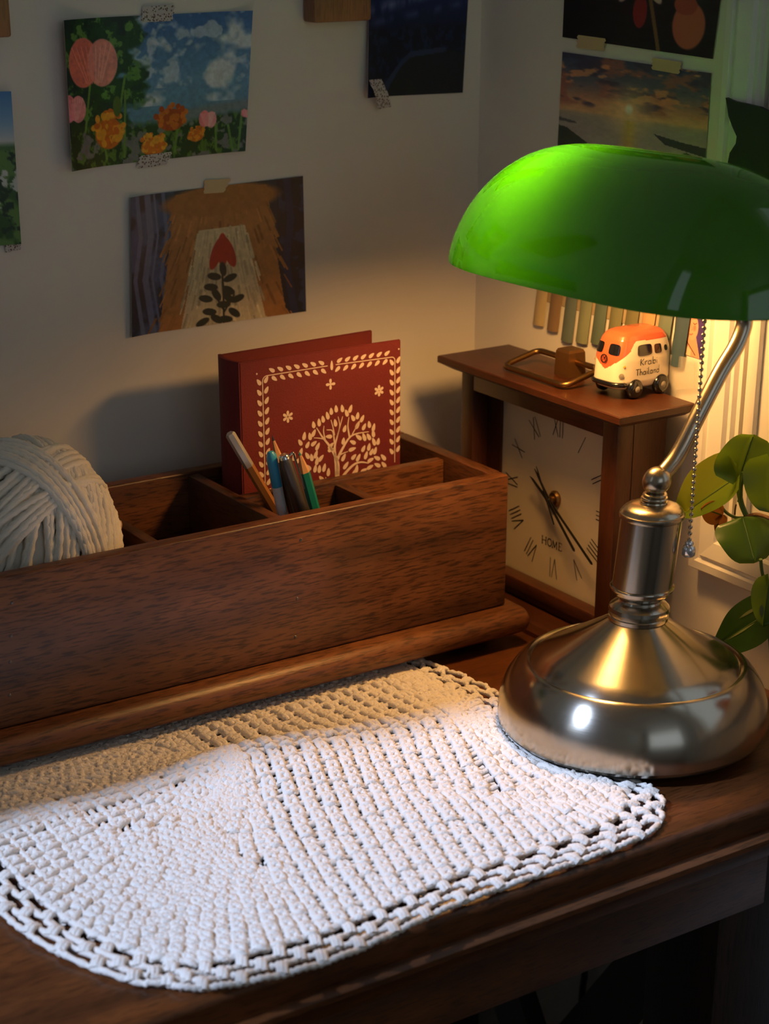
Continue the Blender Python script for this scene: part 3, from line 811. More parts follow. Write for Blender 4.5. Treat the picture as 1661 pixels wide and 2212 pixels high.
# shade: trough with rounded ends
SX, SY, SZ = .7885, .9010, 1.0592
SA, SB, SH_ = .0770, .1580, .0797
def shade_surf(inset):
    a_, b_, c_ = SA - inset, SB - inset, SH_ - inset
    pe, qe, re_ = 1.95, 4.0, 1.55
    m = MB(); nu, nv = 120, 40; P = []
    for j in range(nv + 1):
        s_ = math.sin(j / nv * PI / 2); L_ = max(0.0, 1 - s_ ** re_)
        row = []
        for i in range(nu):
            th = 2 * PI * i / nu; u, v = math.cos(th) * a_, math.sin(th) * b_
            lo, hi = 0.0, 1.6
            for _ in range(26):
                md = (lo + hi) / 2
                if (abs(md * u) / a_) ** pe + (abs(md * v) / b_) ** qe < L_: lo = md
                else: hi = md
            row.append((SX + lo * u, SY + lo * v, SZ + c_ * s_ - .021 * lo * v))
        P.append(row + [row[0]])
    return m.grid(P)
sh = obj('shade', shade_surf(0), M['green'], lamp, 70)
ln_ = obj('shade_lining', shade_surf(.0022), M['opal'], lamp, 70)
# socket and bulb inside the shade
sk = MB().lathe([(0, 0), (.012, 0), (.0125, .002), (.0125, .040), (.0100, .046), (0, .046)], (SX - .010, AY + .018, SZ + .037), 24, M=Matrix.Rotation(-PI / 2, 3, 'X'))
obj('socket', sk, M['brass'], lamp)
obj('socket_bracket', MB().tube([ARM[-1], ARM[-1] + Vector((-.012, 0, -.004)), Vector((SX - .010, AY + .018, SZ + .037))], .004, 10), M['brass'], lamp)
obj('bulb', MB().lathe([(.010, -.030), (.013, -.022), (.021, -.010), (.0255, .003), (.0255, .012), (.021, .022), (.012, .0285), (0, .030)], (SX - .012, AY + .094, SZ + .037), 28, M=Matrix.Rotation(-PI / 2, 3, 'X')), M['bulb'], lamp, 60)
# pull chain
chx, chy = .800, .8465
ztop, zbot = SZ + .03, .8930
ch = obj('pull_chain', MB().tube([(chx, chy, ztop), (chx, chy, zbot)], .00045, 6), M['steel_s'], lamp)
b0 = None; zz = zbot + .001
bead = MB().lathe([(math.sin(a) * .00152, -math.cos(a) * .00152) for a in np.linspace(0, PI, 8)], (0, 0, 0), 12)
while zz < ztop:
    if b0 is None:
        b0 = obj('bead', bead, M['steel_s'], None, 80); o = b0
    else:
        o = b0.copy(); COL.objects.link(o)
    o.parent = ch; o.location = Vector((chx, chy, zz)) - lamp.location
    zz += .00440
obj('chain_knob', MB().lathe([(0, -.0105), (.0030, -.0104), (.0044, -.0090), (.0046, -.0050), (.0038, -.0030), (.0028, -.0022), (.0030, -.0008), (.0018, .0008), (0, .001)], (chx, chy, zbot - .0005), 20), M['knob'], lamp, 45)
# ------------------------------------------------------------------ souvenir van on the clock
van = thing('souvenir_van', (.889, 1.019, .9455), 'orange and cream ceramic souvenir camper van reading Krabi Thailand', 'figurine')
VL, VW, VH = .056, .0335, .0475
va = math.radians(4)
vf = Vector((-math.cos(va), -math.sin(va), 0))          # towards the van's front
vs_ = Vector((-vf.y, vf.x, 0))                           # van's left side as seen from the camera: faces the camera
if vs_.dot(Vector((0, -1, 0))) < 0: vs_ = -vs_
VO = Vector((.8880, 1.0135, .9472))
tilt = math.radians(-2.0)
def k_of(h):
    K = [(0, .80), (.04, .92), (.14, 1.0), (.50, 1.0), (.62, .975), (.74, .92), (.84, .86), (.91, .77), (.96, .64), (.99, .44), (1.0, 0)]
    for (a, x), (b, y) in zip(K, K[1:]):
        if h <= b: return x + (y - x) * (h - a) / (b - a)
    return 0
def van_pt(th, h, off=0):
    c_, s_ = math.cos(th), math.sin(th)
    e = .46
    k_ = k_of(h)
    l = math.copysign(abs(c_) ** e, c_) * (VL / 2 * (k_ ** .72) + off) + (.0035 * (h - .3) * -1 if c_ > 0 else 0) * abs(c_)
    w_ = math.copysign(abs(s_) ** e, s_) * (VW / 2 * k_ + off)
    z = .0048 + h * (VH - .0048)
    if h > .93: z += off
    return VO + vf * l + vs_ * w_ + Vector((0, 0, z - l * math.tan(tilt) * .6))
TH = np.linspace(0, 2 * PI, 193)
# even out the spacing round the plan
ths = []
tt = np.linspace(0, 2 * PI, 4001)
pp = np.array([van_pt(t, .3) for t in tt]); sl = np.concatenate([[0], np.cumsum(np.linalg.norm(np.diff(pp, axis=0), axis=1))]); PER = sl[-1]
def th_of(q): return float(np.interp(q % PER, sl, tt))
NQ, NH = 200, 70
hs = list(np.linspace(0, 1, NH) ** .9)
grid_ = [[van_pt(th_of(PER * i / NQ), h) for i in range(NQ)] for h in hs]
qs1 = float(np.interp(math.atan2(1, 1) , tt, sl))       # front corner
def belt(q):
    q = min(q % PER, PER - q % PER)
    qa = qs1 + .006
    if q < qa: return .34 + .34 * (q / qa) ** 1.15
    if q < qa + .005: return .68 + .15 * ((q - qa) / .005) ** .6
    return .83 - .03 * (q - qa) / .06
bo, ro = MB(), MB()
cream_f, or_f = [], []
for j in range(NH - 1):
    for i in range(NQ):
        f = (j * NQ + i, j * NQ + (i + 1) % NQ, (j + 1) * NQ + (i + 1) % NQ, (j + 1) * NQ + i)
        (or_f if (hs[j] + hs[j + 1]) / 2 > belt(PER * (i + .5) / NQ) else cream_f).append(f)
flat = [p for r_ in grid_ for p in r_]
def submesh(mb, F_):
    used = sorted({i for f in F_ for i in f}); mp = {u: k for k, u in enumerate(used)}
    return mb.add([flat[u] for u in used], [tuple(mp[i] for i in f) for f in F_])
submesh(bo, cream_f + [tuple(range(NQ - 1, -1, -1))]); submesh(ro, or_f)
vb = obj('body', bo, M['cream'], van, 60, fix=False)
tag(obj('orange_roof', ro, M['orange'], van, 60, fix=False), 'orange roof and pointed front panel')
def patch(q0, q1, h0, h1, off, rnd=.25, n=10):
    P = []
    for j in range(n + 1):
        row = []
        for i in range(n + 1):
            u = 2 * i / n - 1; v = 2 * j / n - 1
            uu_ = u * (1 - rnd * v ** 4 * .5); vv_ = v * (1 - rnd * u ** 4 * .5)
            row.append(van_pt(th_of((q0 + q1) / 2 + (q1 - q0) / 2 * uu_), (h0 + h1) / 2 + (h1 - h0) / 2 * vv_, off))
        P.append(row)
    return MB().grid(P)
# which sense of q is the camera side?
side = 1 if (van_pt(th_of(qs1 * 1.5), .3) - VO).dot(vs_) > 0 else -1
def Q(q): return q * side
fw_ = qs1
obj('windscreen', patch(Q(.0015), Q(fw_ - .0035), .60, .78, .0004), M['blackglaze'], van, 60)
obj('windscreen', patch(Q(-.0045), Q(-fw_ + .0015), .60, .78, .0004), M['blackglaze'], van, 60)
obj('side_window', patch(Q(fw_ + .0125), Q(fw_ + .0275), .57, .76, .0004), M['blackglaze'], van, 60)
obj('side_window', patch(Q(fw_ + .0300), Q(fw_ + .0375), .58, .74, .0004), M['blackglaze'], van, 60)
obj('side_window', patch(Q(fw_ + .0405), Q(fw_ + .0445), .60, .70, .0004, .5), M['blackglaze'], van, 60)
def disc(q, h, r, off=.0005):
    c0 = van_pt(th_of(q), h, off); du = (van_pt(th_of(q + .0005), h, off) - van_pt(th_of(q - .0005), h, off)).normalized(); dv = (van_pt(th_of(q), h + .01, off) - van_pt(th_of(q), h - .01, off)).normalized()
    nn2 = du.cross(dv).normalized()
    if nn2.dot(c0 - VO) < 0: nn2 = -nn2
    P = [c0 + (du * math.cos(a) + dv * math.sin(a)) * r for a in np.linspace(0, 2 * PI, 19)[:-1]]
    return MB().add(P + [c0 + nn2 * .0006], [(i, (i + 1) % 18, 18) for i in range(18)])
obj('headlight', disc(Q(fw_ - .0005), .26, .0020), M['greyglaze'], van, 60)
obj('headlight', disc(Q(-fw_ + .0015), .30, .0020), M['greyglaze'], van, 60)
obj('turn_signal', disc(Q(fw_ + .0012), .42, .0010), M['yellow'], van, 60)
obj('turn_signal', disc(Q(-fw_ + .0012), .44, .0010), M['yellow'], van, 60)
bp_ = [van_pt(th_of(Q(q)), .10, .0006) for q in np.linspace(-fw_ - .002, fw_ + .004, 24)]
obj('bumper', MB().tube(bp_, [.0012] + [.0019] * 22 + [.0012], 8), M['blackglaze'], van, 60)
def surf_strokes(strokes, q0, h0, sc, wd):
    m = MB()
    for st in strokes:
        P = [van_pt(th_of(Q(q0 + x * sc)), h0 + y * sc / VH, .0009) for x, y in st]
        c0 = P[len(P) // 2]; nrm = (van_pt(th_of(Q(q0 + st[0][0] * sc)), h0, .01) - van_pt(th_of(Q(q0 + st[0][0] * sc)), h0, 0)).normalized()
        m.ribbon(P, wd, nrm)
    return m
KRABI = [[(0, 0), (.05, 1.05)], [(.62, 1.0), (.08, .48), (.62, 0)],
         [(.85, 0), (.88, .55)], [(.87, .40), (1.05, .58), (1.28, .55)],
         circ(1.72, .28, .24, .28), [(1.96, .58), (1.97, .1), (2.08, 0)],
         [(2.35, 1.15), (2.38, .0)], circ(2.62, .28, .24, .28), [(3.08, .55), (3.10, 0)], [(3.08, .82), (3.10, .90)]]
THAI = [[(-.25, 1.02), (.45, 1.02)], [(.08, 1.0), (.1, 0)],
        [(.62, 1.1), (.62, 0)], [(.62, .4), (.82, .58), (1.0, .45), (1.02, 0)],
        circ(1.45, .28, .22, .28), [(1.68, .58), (1.70, .05), (1.78, 0)], [(2.0, .58), (2.02, 0)], [(2.0, .85), (2.02, .95)], [(2.3, 1.15), (2.32, .05), (2.4, 0)],
        circ(2.80, .28, .22, .28), [(3.02, .58), (3.04, .05), (3.12, 0)], [(3.32, .58), (3.34, 0)], [(3.34, .4), (3.52, .58), (3.7, .48), (3.72, 0)],
        circ(4.12, .28, .22, .28), [(4.36, 1.25), (4.36, .0)]]
obj('lettering', surf_strokes(KRABI, fw_ + .0155, .415, .0052, .00062), M['ink'], van, 0)
obj('lettering', surf_strokes(THAI, fw_ + .0125, .245, .0050, .00062), M['ink'], van, 0)
EMB = [circ(0, 0, 1, 1.0, 28), [(-.48, .80), (-.02, .05), (.02, .05), (.48, .80)], [(-.82, .50), (-.40, -.75), (0, -.02), (.40, -.75), (.82, .50)]]
obj('emblem', surf_strokes(EMB, -.0012, .515, .0031, .0008), M['ink'], van, 0)
def wheel(q, r):
    c0 = van_pt(th_of(Q(q)), .10); cl = (c0 - VO).dot(vf); sd = vs_ if (c0 - VO).dot(vs_) > 0 else -vs_
    ctr = VO + vf * cl + sd * (VW / 2 - .0035); ctr.z = .9455 + r + .0002
    ez = sd; ex = vf; ey = ez.cross(ex)
    Mx = Matrix((ex, ey, ez)).transposed()
    wh = obj('wheel', MB().lathe([(0, 0), (r * .8, 0), (r, .0015), (r, .0042), (r * .82, .0058), (r * .5, .0062), (0, .0063)], ctr, 24, M=Mx), M['blackglaze'], van, 50)
    obj('hub', MB().lathe([(0, .0058), (r * .34, .0064), (r * .28, .0069), (0, .0071)], ctr, 16, M=Mx), M['greyglaze'], wh, 60)
LS = PER / 2 - 2 * qs1
for s_ in (1, -1):
    wheel(s_ * (fw_ + .0115), .0072); wheel(s_ * (fw_ + .0385), .0072)

# ------------------------------------------------------------------ crocheted mat
MC = (.525, .945); HB = .205; PIT = .0122; NR = 15
def mat_xy(a, b):
    mx_, mn_ = max(abs(a), abs(b)), min(abs(a), abs(b))
    k_ = 1 - .115 * (mn_ / mx_) ** 6 * (mx_ / HB) ** 2 if mx_ > 1e-9 else 1
    a, b = a * k_, b * k_
    x = MC[0] + a + .004 * math.sin(b * 31 + 1) * abs(a) / HB; y = MC[1] + b + .0035 * math.sin(a * 27 + .5) * abs(b) / HB
    # left edge drifts outwards towards the back
    if a < 0: x += -.030 * (-a / HB) * ((b + .07) / HB)
    if b < 0: y += .008 * (-b / HB) * (a / HB) - .002
    return x, y
def flatten(x, y):
    d = math.hypot(x - AX, y - AY)
    k1 = min(1, max(0, (d - .0915) / .0015)); k2 = min(1, max(0, (1.031 - y) / .006))
    return min(k1, k2)
def mat_hump(x, y):
    yr = .957 + .02 * max(0, (.50 - x)) - .03 * max(0, x - .56)
    A = .0035 + .012 * math.exp(-((x - .53) / .055) ** 2) + .003 * math.exp(-((x - .40) / .1) ** 2)
    t = y - yr
    pr_ = math.exp(-(t / (.055 if t < 0 else .020)) ** 2)
    edge = min(1, max(0, (.71 - x) / .05))
    wav = .0010 * math.sin(x * 55) * math.sin(y * 47)
    return max(0, A * pr_ * edge + wav)
def mat_p(a, b, h):
    x, y = mat_xy(a, b); k_ = flatten(x, y)
    z = DZ + .0022 + mat_hump(x, y) * k_ + h * (k_ * .9 + .1 if k_ < 1 else 1)
    return Vector((x, y, z))
rj = random.Random(3)
def jit(s_): return rj.uniform(-s_, s_)
H0 = NR * PIT
def sq(nh, s_):
    # point on the square of half size nh at arc length s_ (0..8nh), starting at the front left corner
    L_ = 2 * nh; s_ %= 4 * L_; k_ = int(s_ // L_); t = s_ - k_ * L_ - nh
    return [(t, -nh), (nh, t), (-t, nh), (-nh, -t)][k_]
def inner(a, b):
    # ribs start from a short spine along the middle fold and fan out to the border
    if b <= -H0 + 1e-6: return (min(.155, max(-.012, 1.0 * a + .060)), .004)
    if b >= H0 - 1e-6: return (min(.155, max(-.012, a)), .010)
    return (.155, .004) if a > 0 else (-.012, .006)
NRIB = int(8 * H0 / PIT)
ribs = []
for i in range(NRIB):
    oa, ob = sq(H0, 8 * H0 * i / NRIB)
    ia, ib = inner(oa, ob)
    ribs.append((oa, ob, ia, ib, math.hypot(oa - ia, ob - ib)))
def rib_at(i, d):            # point on rib i at distance d in from the border (local mat coordinates)
    oa, ob, ia, ib, L_ = ribs[i % NRIB]
    k_ = min(1.0, d / max(L_, 1e-6)); return oa + (ia - oa) * k_, ob + (ib - ob) * k_
panel = MB()
for i in range(NRIB):
    oa, ob, ia, ib, L_ = ribs[i]
    if L_ < .006: continue
    ra, rb = (oa - ia) / L_, (ob - ib) / L_            # outwards
    ta, tb_ = -rb, ra                                   # sideways
    for r_ in range(int(L_ / PIT) + 1):
        d1 = r_ * PIT; d0 = min(L_, d1 + PIT)            # outer / inner end of this stitch
        pm_ = rib_at(i, (d0 + d1) / 2); x, y = mat_xy(*pm_)
        if y > 1.060 or x < .26: continue
        step = 1
        for st in (1, 2, 4):
            q2 = rib_at(i + st, (d0 + d1) / 2); step = st
            if math.hypot(q2[0] - pm_[0], q2[1] - pm_[1]) > .64 * PIT: break
        if i % step: continue
        jx, jy, jh = jit(.0010), jit(.0008), jit(.0008)
        def lp(sd, dd, h):
            a, b = rib_at(i, dd)
            return mat_p(a + ta * (sd + jx) + ra * jy, b + tb_ * (sd + jx) + rb * jy, h)
        for j in (-1, 1):
            pts = []; rr = []
            for u in np.linspace(-.08, 1.08, 6):
                uu_ = min(1, max(0, u))
                pts.append(lp(j * (.0018 + .0008 * uu_), d0 + (d1 - d0) * u if 0 <= u else d0, .0020 + .0016 * math.sin(PI * uu_) + jh))
                rr.append(.0023 + .0003 * math.sin(PI * uu_) + jit(.0003))
            panel.tube(pts, rr, 6, caps=False)
        for (sn, wd_, hh) in ((.45, .0036, .0044), (.98, .0046, .0040)):
            pts = [lp(u * wd_, d0 + (d1 - d0) * (sn + .10 * u * u * (1 if sn < .9 else -1)), hh - .0026 * u * u + jh) for u in np.linspace(-1, 1, 5)]
            panel.tube(pts, [.0014, .0020, .0024 + jit(.0003), .0020, .0014], 6)
        # links to the neighbouring rib, small holes stay open between them
        for (fd_, rl, hl) in ((.10, .0023, .0026), (.62, .0019, .0016)):
            nb_ = rib_at(i + step, d1 + PIT * fd_); pb = rib_at(i, d1 + PIT * fd_)
            if math.hypot(nb_[0] - pb[0], nb_[1] - pb[1]) < .03:
                pts = [mat_p(pb[0] + (nb_[0] - pb[0]) * u, pb[1] + (nb_[1] - pb[1]) * u, hl - .0006 * math.sin(PI * u) + jit(.0004)) for u in np.linspace(0, 1, 5)]
                if pts[2].y < 1.060: panel.tube(pts, [rl, rl, rl + jit(.0004), rl, rl], 6, caps=False)
mats = {'all': panel}
matt = thing('crocheted_mat', (MC[0], MC[1], DZ), 'cream crocheted cotton mat with openwork border lying on the desk', 'mat')
for q in mats:
    o = obj('crochet_panel', mats[q], M['mat'], matt, 80, fix=False); o['kind'] = 'stuff'
bd = MB()
lines = [NR * PIT + .0008, .1910, .1985, .2062]
def okp(p): return p.y < 1.060 and p.x > .26
CP = .0270
for li, nh in enumerate(lines):
    if li == 0: continue
    per = 8 * nh; ns = int(per / .0020); pts = []; rr = []
    nc = round(8 * lines[2] / CP)
    for k_ in range(ns + 1):
        s_ = per * k_ / ns
        ph = 2 * PI * nc * s_ / per + (PI if li % 2 else 0)
        a, b = sq(nh + .0012 * math.cos(ph) * (1 if li < 3 else .6) + .0008 * math.sin(s_ * 43 + li), s_)
        p = mat_p(a, b, .0012 + .0010 * math.cos(ph))
        if not okp(p):
            if len(pts) > 3: bd.tube(pts, rr, 7)
            pts = []; rr = []; continue
        pts.append(p); rr.append(.00195 * (1 + .26 * math.sin(s_ * 2 * PI / .0052)))
    if len(pts) > 3: bd.tube(pts, rr, 7)
for li in range(len(lines) - 1):
    nc = round(8 * lines[2] / CP)
    for k_ in range(nc):
        fr_ = (k_ + (.5 if li % 2 else 0)) / nc
        a0, b0_ = sq(lines[li], fr_ * 8 * lines[li]); a1, b1_ = sq(lines[li + 1], fr_ * 8 * lines[li + 1])
        for j in (-1.1, 0, 1.1):
            pts = []
            for s_ in np.linspace(-.1, 1.05, 5):
                a, b = a0 + (a1 - a0) * s_, b0_ + (b1_ - b0_) * s_
                tx, ty = (-(b1_ - b0_), (a1 - a0)); tl = math.hypot(tx, ty)
                a += tx / tl * j * .0016; b += ty / tl * j * .0016
                pts.append(mat_p(a, b, .0012 + .0022 * math.sin(PI * max(0, min(1, s_))) + .0005 * (j == 0)))
            if okp(pts[2]): bd.tube(pts, .0019, 6)
o = obj('openwork_border', bd, M['mat'], matt, 80, fix=False); o['kind'] = 'stuff'
# ------------------------------------------------------------------ printed cards
def vnoise(w, h, sx, sy, oct=4, seed=0):
    r = np.random.default_rng(seed); out = np.zeros((h, w)); amp = 1; tot = 0
    for o_ in range(oct):
        gx, gy = int(sx * 2 ** o_) + 2, int(sy * 2 ** o_) + 2
        g = r.random((gy + 1, gx + 1))
        X = np.linspace(0, gx - 1.001, w); Y = np.linspace(0, gy - 1.001, h)
        x0 = X.astype(int); y0 = Y.astype(int); fx = X - x0; fy_ = Y - y0
        fx = fx * fx * (3 - 2 * fx); fy_ = fy_ * fy_ * (3 - 2 * fy_)
        a = g[np.ix_(y0, x0)] * (1 - fx) + g[np.ix_(y0, x0 + 1)] * fx
        b = g[np.ix_(y0 + 1, x0)] * (1 - fx) + g[np.ix_(y0 + 1, x0 + 1)] * fx
        out += amp * (a * (1 - fy_[:, None]) + b * fy_[:, None]); tot += amp; amp *= .55
    return out / tot
class Canvas:
    def __init__(s, w, h):
        s.w, s.h = w, h; s.a = np.zeros((h, w, 3)); s.asp = w / h
        s.X, s.Y = np.meshgrid((np.arange(w) + .5) / w, (np.arange(h) + .5) / h)
    def blend(s, mask, col):
        mask = np.clip(mask, 0, 1)[..., None]; s.a = s.a * (1 - mask) + np.asarray(col, float) * mask
    def vgrad(s, stops):
        ys = [q[0] for q in stops]
        for k in range(3): s.a[..., k] = np.interp(s.Y, ys, [q[1][k] for q in stops])
    def ell(s, cx, cy, rx, ry, col, soft=.04, rot_=0):
        dx, dy = (s.X - cx), (s.Y - cy) / s.asp
        ry = ry / s.asp
        c_, n_ = math.cos(rot_), math.sin(rot_)
        d = np.sqrt(((dx * c_ + dy * n_) / rx) ** 2 + ((-dx * n_ + dy * c_) / ry) ** 2)
        s.blend((1 - d) / soft + .5, col)
    def poly(s, P, col, a=1.0):
        P = np.array(P); ins = np.zeros(s.X.shape, bool); n = len(P)
        for i in range(n):
            x0, y0 = P[i]; x1, y1 = P[(i + 1) % n]
            c_ = ((y0 > s.Y) != (y1 > s.Y))
            if y1 != y0: ins ^= c_ & (s.X < (x1 - x0) * (s.Y - y0) / (y1 - y0) + x0)
        s.blend(ins * a, col)
    def stroke(s, P, wd, col):
        for (x0, y0), (x1, y1) in zip(P, P[1:]):
            px, py = s.X - x0, (s.Y - y0) / s.asp; dx, dy = x1 - x0, (y1 - y0) / s.asp
            t = np.clip((px * dx + py * dy) / (dx * dx + dy * dy + 1e-12), 0, 1)
            s.blend((wd - np.hypot(px - t * dx, py - t * dy)) / (wd * .4) + .5, col)
    def noise(s, sx, sy, lo, hi, seed, oct=4): return np.clip((vnoise(s.w, s.h, sx, sy, oct, seed) - lo) / (hi - lo), 0, 1)
    def shade(s, amt, sx, sy, seed): s.a = np.clip(s.a * (1 + amt * (vnoise(s.w, s.h, sx, sy, 4, seed) - .5)[..., None]), 0, 255)

def card(name, corners, cv_, label, cat, nrm, curl=None, group=None, lift=.0010):
    TL, TR, BR, BL = [Vector(p) for p in corners]; nrm = Vector(nrm)
    w, h = cv_.w, cv_.h
    V = np.zeros((h, w, 3))
    u = np.linspace(0, 1, w)[None, :, None]; v = np.linspace(0, 1, h)[:, None, None]
    V = (np.array(TL) * (1 - u) + np.array(TR) * u) * (1 - v) + (np.array(BL) * (1 - u) + np.array(BR) * u) * v
    off = np.full((h, w), lift)
    if curl is not None: off = off + curl(np.broadcast_to(u[..., 0], (h, w)), np.broadcast_to(v[..., 0], (h, w)))
    V = V + off[..., None] * np.array(nrm)
    ctr = (TL + TR + BR + BL) / 4
    idx = np.arange(w * h).reshape(h, w)
    Fq = np.stack([idx[:-1, :-1], idx[1:, :-1], idx[1:, 1:], idx[:-1, 1:]], -1).reshape(-1, 4)
    bnd = np.concatenate([idx[0, :], idx[1:, -1], idx[-1, -2::-1], idx[-2:0, 0]])
    Vf = V.reshape(-1, 3)
    back = Vf[bnd] - np.array(nrm) * .0005
    nb = len(bnd); bi = np.arange(nb) + w * h
    Fs = np.stack([bnd, np.roll(bnd, -1), np.roll(bi, -1), bi], -1)
    VV = np.concatenate([Vf, back]) - np.array(ctr); FF = np.concatenate([Fq, Fs])
    me = bpy.data.meshes.new(name)
    me.vertices.add(len(VV)); me.vertices.foreach_set('co', VV.astype(np.float32).ravel())
    me.loops.add(FF.size); me.loops.foreach_set('vertex_index', FF.ravel().astype(np.int32))
    me.polygons.add(len(FF)); me.polygons.foreach_set('loop_start', (np.arange(len(FF)) * 4).astype(np.int32))
    me.update(calc_edges=True)
    at = me.attributes.new('print', 'FLOAT_COLOR', 'POINT')
    C3 = lin(np.clip(cv_.a, 0, 255).reshape(-1, 3)); C3 = np.concatenate([C3, np.full((nb, 3), .6)])
    at.data.foreach_set('color', np.concatenate([C3, np.ones((len(C3), 1))], 1).astype(np.float32).ravel())
    me.polygons.foreach_set('use_smooth', [True] * len(me.polygons)); me.set_sharp_from_angle(angle=math.radians(40))
    me.materials.append(M['print']); me.update()
    o = bpy.data.objects.new(name, me); o.location = ctr; COL.objects.link(o)
    return tag(o, label, cat, group)
def tape(parent, C, mat, nrm, lift=.0017, ragged=True, wave=0):
    TL, TR, BR, BL = [Vector(p) for p in C]; nrm = Vector(nrm); P = []
    for j in range(7):
        v = j / 6; row = []
        for i in range(13):
            u = i / 12
            uu_ = u
            if ragged and i in (0, 12): uu_ = u + (.03 if j % 2 else -.02) * (1 if i else -1)
            p = (TL * (1 - uu_) + TR * uu_) * (1 - v) + (BL * (1 - uu_) + BR * uu_) * v
            row.append(p + nrm * (lift + wave * math.sin(v * PI) ** 2 * .004))
        P.append(row)
    m = MB().grid(P)
    o = obj('tape', m, M[mat], parent, 60)
    return o
G = 'postcards taped to the walls'
def qy(L, dy=.0): return [ony(*p, YA - dy) for p in L]
def qx(L, dx=.0): return [onx(*p, XB - dx) for p in L]
NB, NRt = (0, -1, 0), (-1, 0, 0)

# meadow flowers (blue sky, foliage, poppies, marigolds)
c1 = Canvas(300, 200)
c1.vgrad([(0, (60, 105, 165)), (.45, (105, 150, 190)), (1, (90, 130, 150))])
X, Y = c1.X, c1.Y
c1.blend(c1.noise(5, 4, .50, .62, 3) * (Y < .62) * np.clip((X - .28) / .1, 0, 1), (205, 215, 222))
c1.blend(c1.noise(9, 7, .52, .60, 8) * (Y < .5) * np.clip((X - .3) / .1, 0, 1) * .6, (225, 230, 232))
fol = np.clip((.46 - X + .10 * (vnoise(300, 200, 6, 6, 4, 5) - .5) * 4) / .05, 0, 1)
c1.blend(fol, (28, 66, 40)); c1.blend(fol * c1.noise(22, 16, .55, .62, 6), (96, 140, 66)); c1.blend(fol * c1.noise(12, 9, .55, .62, 9), (20, 46, 44))
und = np.clip((Y - .70 - .10 * (vnoise(300, 200, 8, 4, 3, 14) - .5)) / .05, 0, 1)
c1.blend(und, (30, 56, 30)); c1.blend(und * c1.noise(34, 14, .52, .6, 21), (86, 120, 48)); c1.blend(und * c1.noise(18, 12, .58, .64, 27), (120, 118, 120))
hillr = np.clip((Y - .60 - .12 * (1 - X)) / .04, 0, 1) * (X > .5); c1.blend(hillr * (1 - und), (120, 132, 140))
for (x0, y0, x1, y1) in ((.14, .42, .10, .75), (.30, .62, .33, .40), (.32, .95, .33, .5), (.22, .95, .20, .7), (.60, .95, .62, .75), (.84, .97, .83, .78), (.93, .98, .90, .80), (.96, .98, .97, .7)):
    c1.stroke([(x0, y0), (x1, y1)], .006, (104, 140, 62))
def poppy(cx, cy, r, ca, cb):
    c1.ell(cx - r * .45, cy, r * .75, r * .95 * 1.5, ca, .06); c1.ell(cx + r * .48, cy + .01, r * .72, r * .92 * 1.5, cb, .06)
    for k in range(9): c1.stroke([(cx - r * 1.0 + k * r * .24, cy - r * .9), (cx - r * .3 + k * r * .09, cy + r * 1.2)], .003, tuple(min(255, q + 22) for q in (ca if k < 5 else cb)))
poppy(.155, .29, .115, (232, 120, 104), (240, 150, 138)); poppy(.03, .58, .065, (236, 130, 138), (240, 150, 150)); poppy(.785, .74, .042, (240, 130, 140), (245, 160, 165)); poppy(.99, .72, .02, (240, 140, 150), (240, 140, 150))
def mari(cx, cy, rx, ry, ca, cb, sd):
    r = random.Random(sd)
    c1.ell(cx, cy + ry * .3, rx * .9, ry * .9, cb, .1)
    for k in range(46):
        a = r.uniform(0, 2 * PI); d = math.sqrt(r.random())
        c1.ell(cx + rx * d * math.cos(a), cy + ry * d * math.sin(a), rx * .17, ry * .24, ca if r.random() < .6 else cb, .2, r.uniform(0, 3))
mari(.235, .74, .085, .12, (240, 160, 46), (216, 106, 28), 1); mari(.58, .70, .085, .085, (214, 110, 36), (176, 72, 24), 2)
mari(.48, .88, .075, .07, (244, 168, 50), (226, 122, 34), 3); mari(.72, .835, .052, .05, (240, 152, 46), (222, 112, 32), 4)
c1.ell(.285, .60, .022, .07, (84, 104, 40), .1)
c1.shade(.25, 60, 40, 4)
k1 = card('postcard', qy([(124, 42), (539, 22), (523, 325), (142, 367)]), c1, 'landscape postcard of coral poppies, orange marigolds and blue sky on the back wall', 'postcard', NB,
          curl=lambda u, v: .010 * np.clip(1 - u / .30, 0, 1) ** 2 + .004 * np.clip((u - .8) / .2, 0, 1) ** 2, group=G)
tape(k1, qy([(306, 14), (375, 10), (369, 45), (303, 48)]), 'washi', NB); tape(k1, qy([(301, 336), (369, 327), (357, 355), (292, 364)]), 'washi', NB)

# tan and cream mound with a dark sprig before a blue forest (generic stand-in)
c2 = Canvas(280, 210)
c2.a[:] = (34, 44, 66)
X, Y = c2.X, c2.Y
c2.blend(c2.noise(7, 5, .5, .62, 31) * (X < .36), (66, 84, 122)); c2.blend((X > .84) * .6, (22, 26, 44)); c2.blend(c2.noise(10, 8, .56, .62, 33) * (X > .85), (40, 58, 96))
for (x0, w_) in ((.04, .012), (.10, .018), (.19, .010), (.14, .006), (.90, .02)):
    c2.stroke([(x0, 0), (x0 + .02, .3), (x0 - .015, .6), (x0 + .03, 1)], w_, (92, 106, 142) if x0 < .3 else (30, 44, 84))
def furry(cx, top, wt, wb, col, sd, strands, wd=.008):
    r = random.Random(sd)
    c2.poly([(cx - wt, top), (cx + wt, top), (cx + wb, 1), (cx - wb, 1)], col)
    for k in range(strands):
        v = r.random(); y0 = top + (1 - top) * v; ww = wt + (wb - wt) * v; x0 = cx + r.uniform(-1.08, 1.08) * ww
        dk = r.uniform(.78, 1.14)
        c2.stroke([(x0, y0), (x0 + (x0 - cx) * .12, y0 + .10)], wd * r.uniform(.4, 1), tuple(q * dk for q in col))
furry(.52, .03, .26, .36, (168, 116, 66), 5, 170)
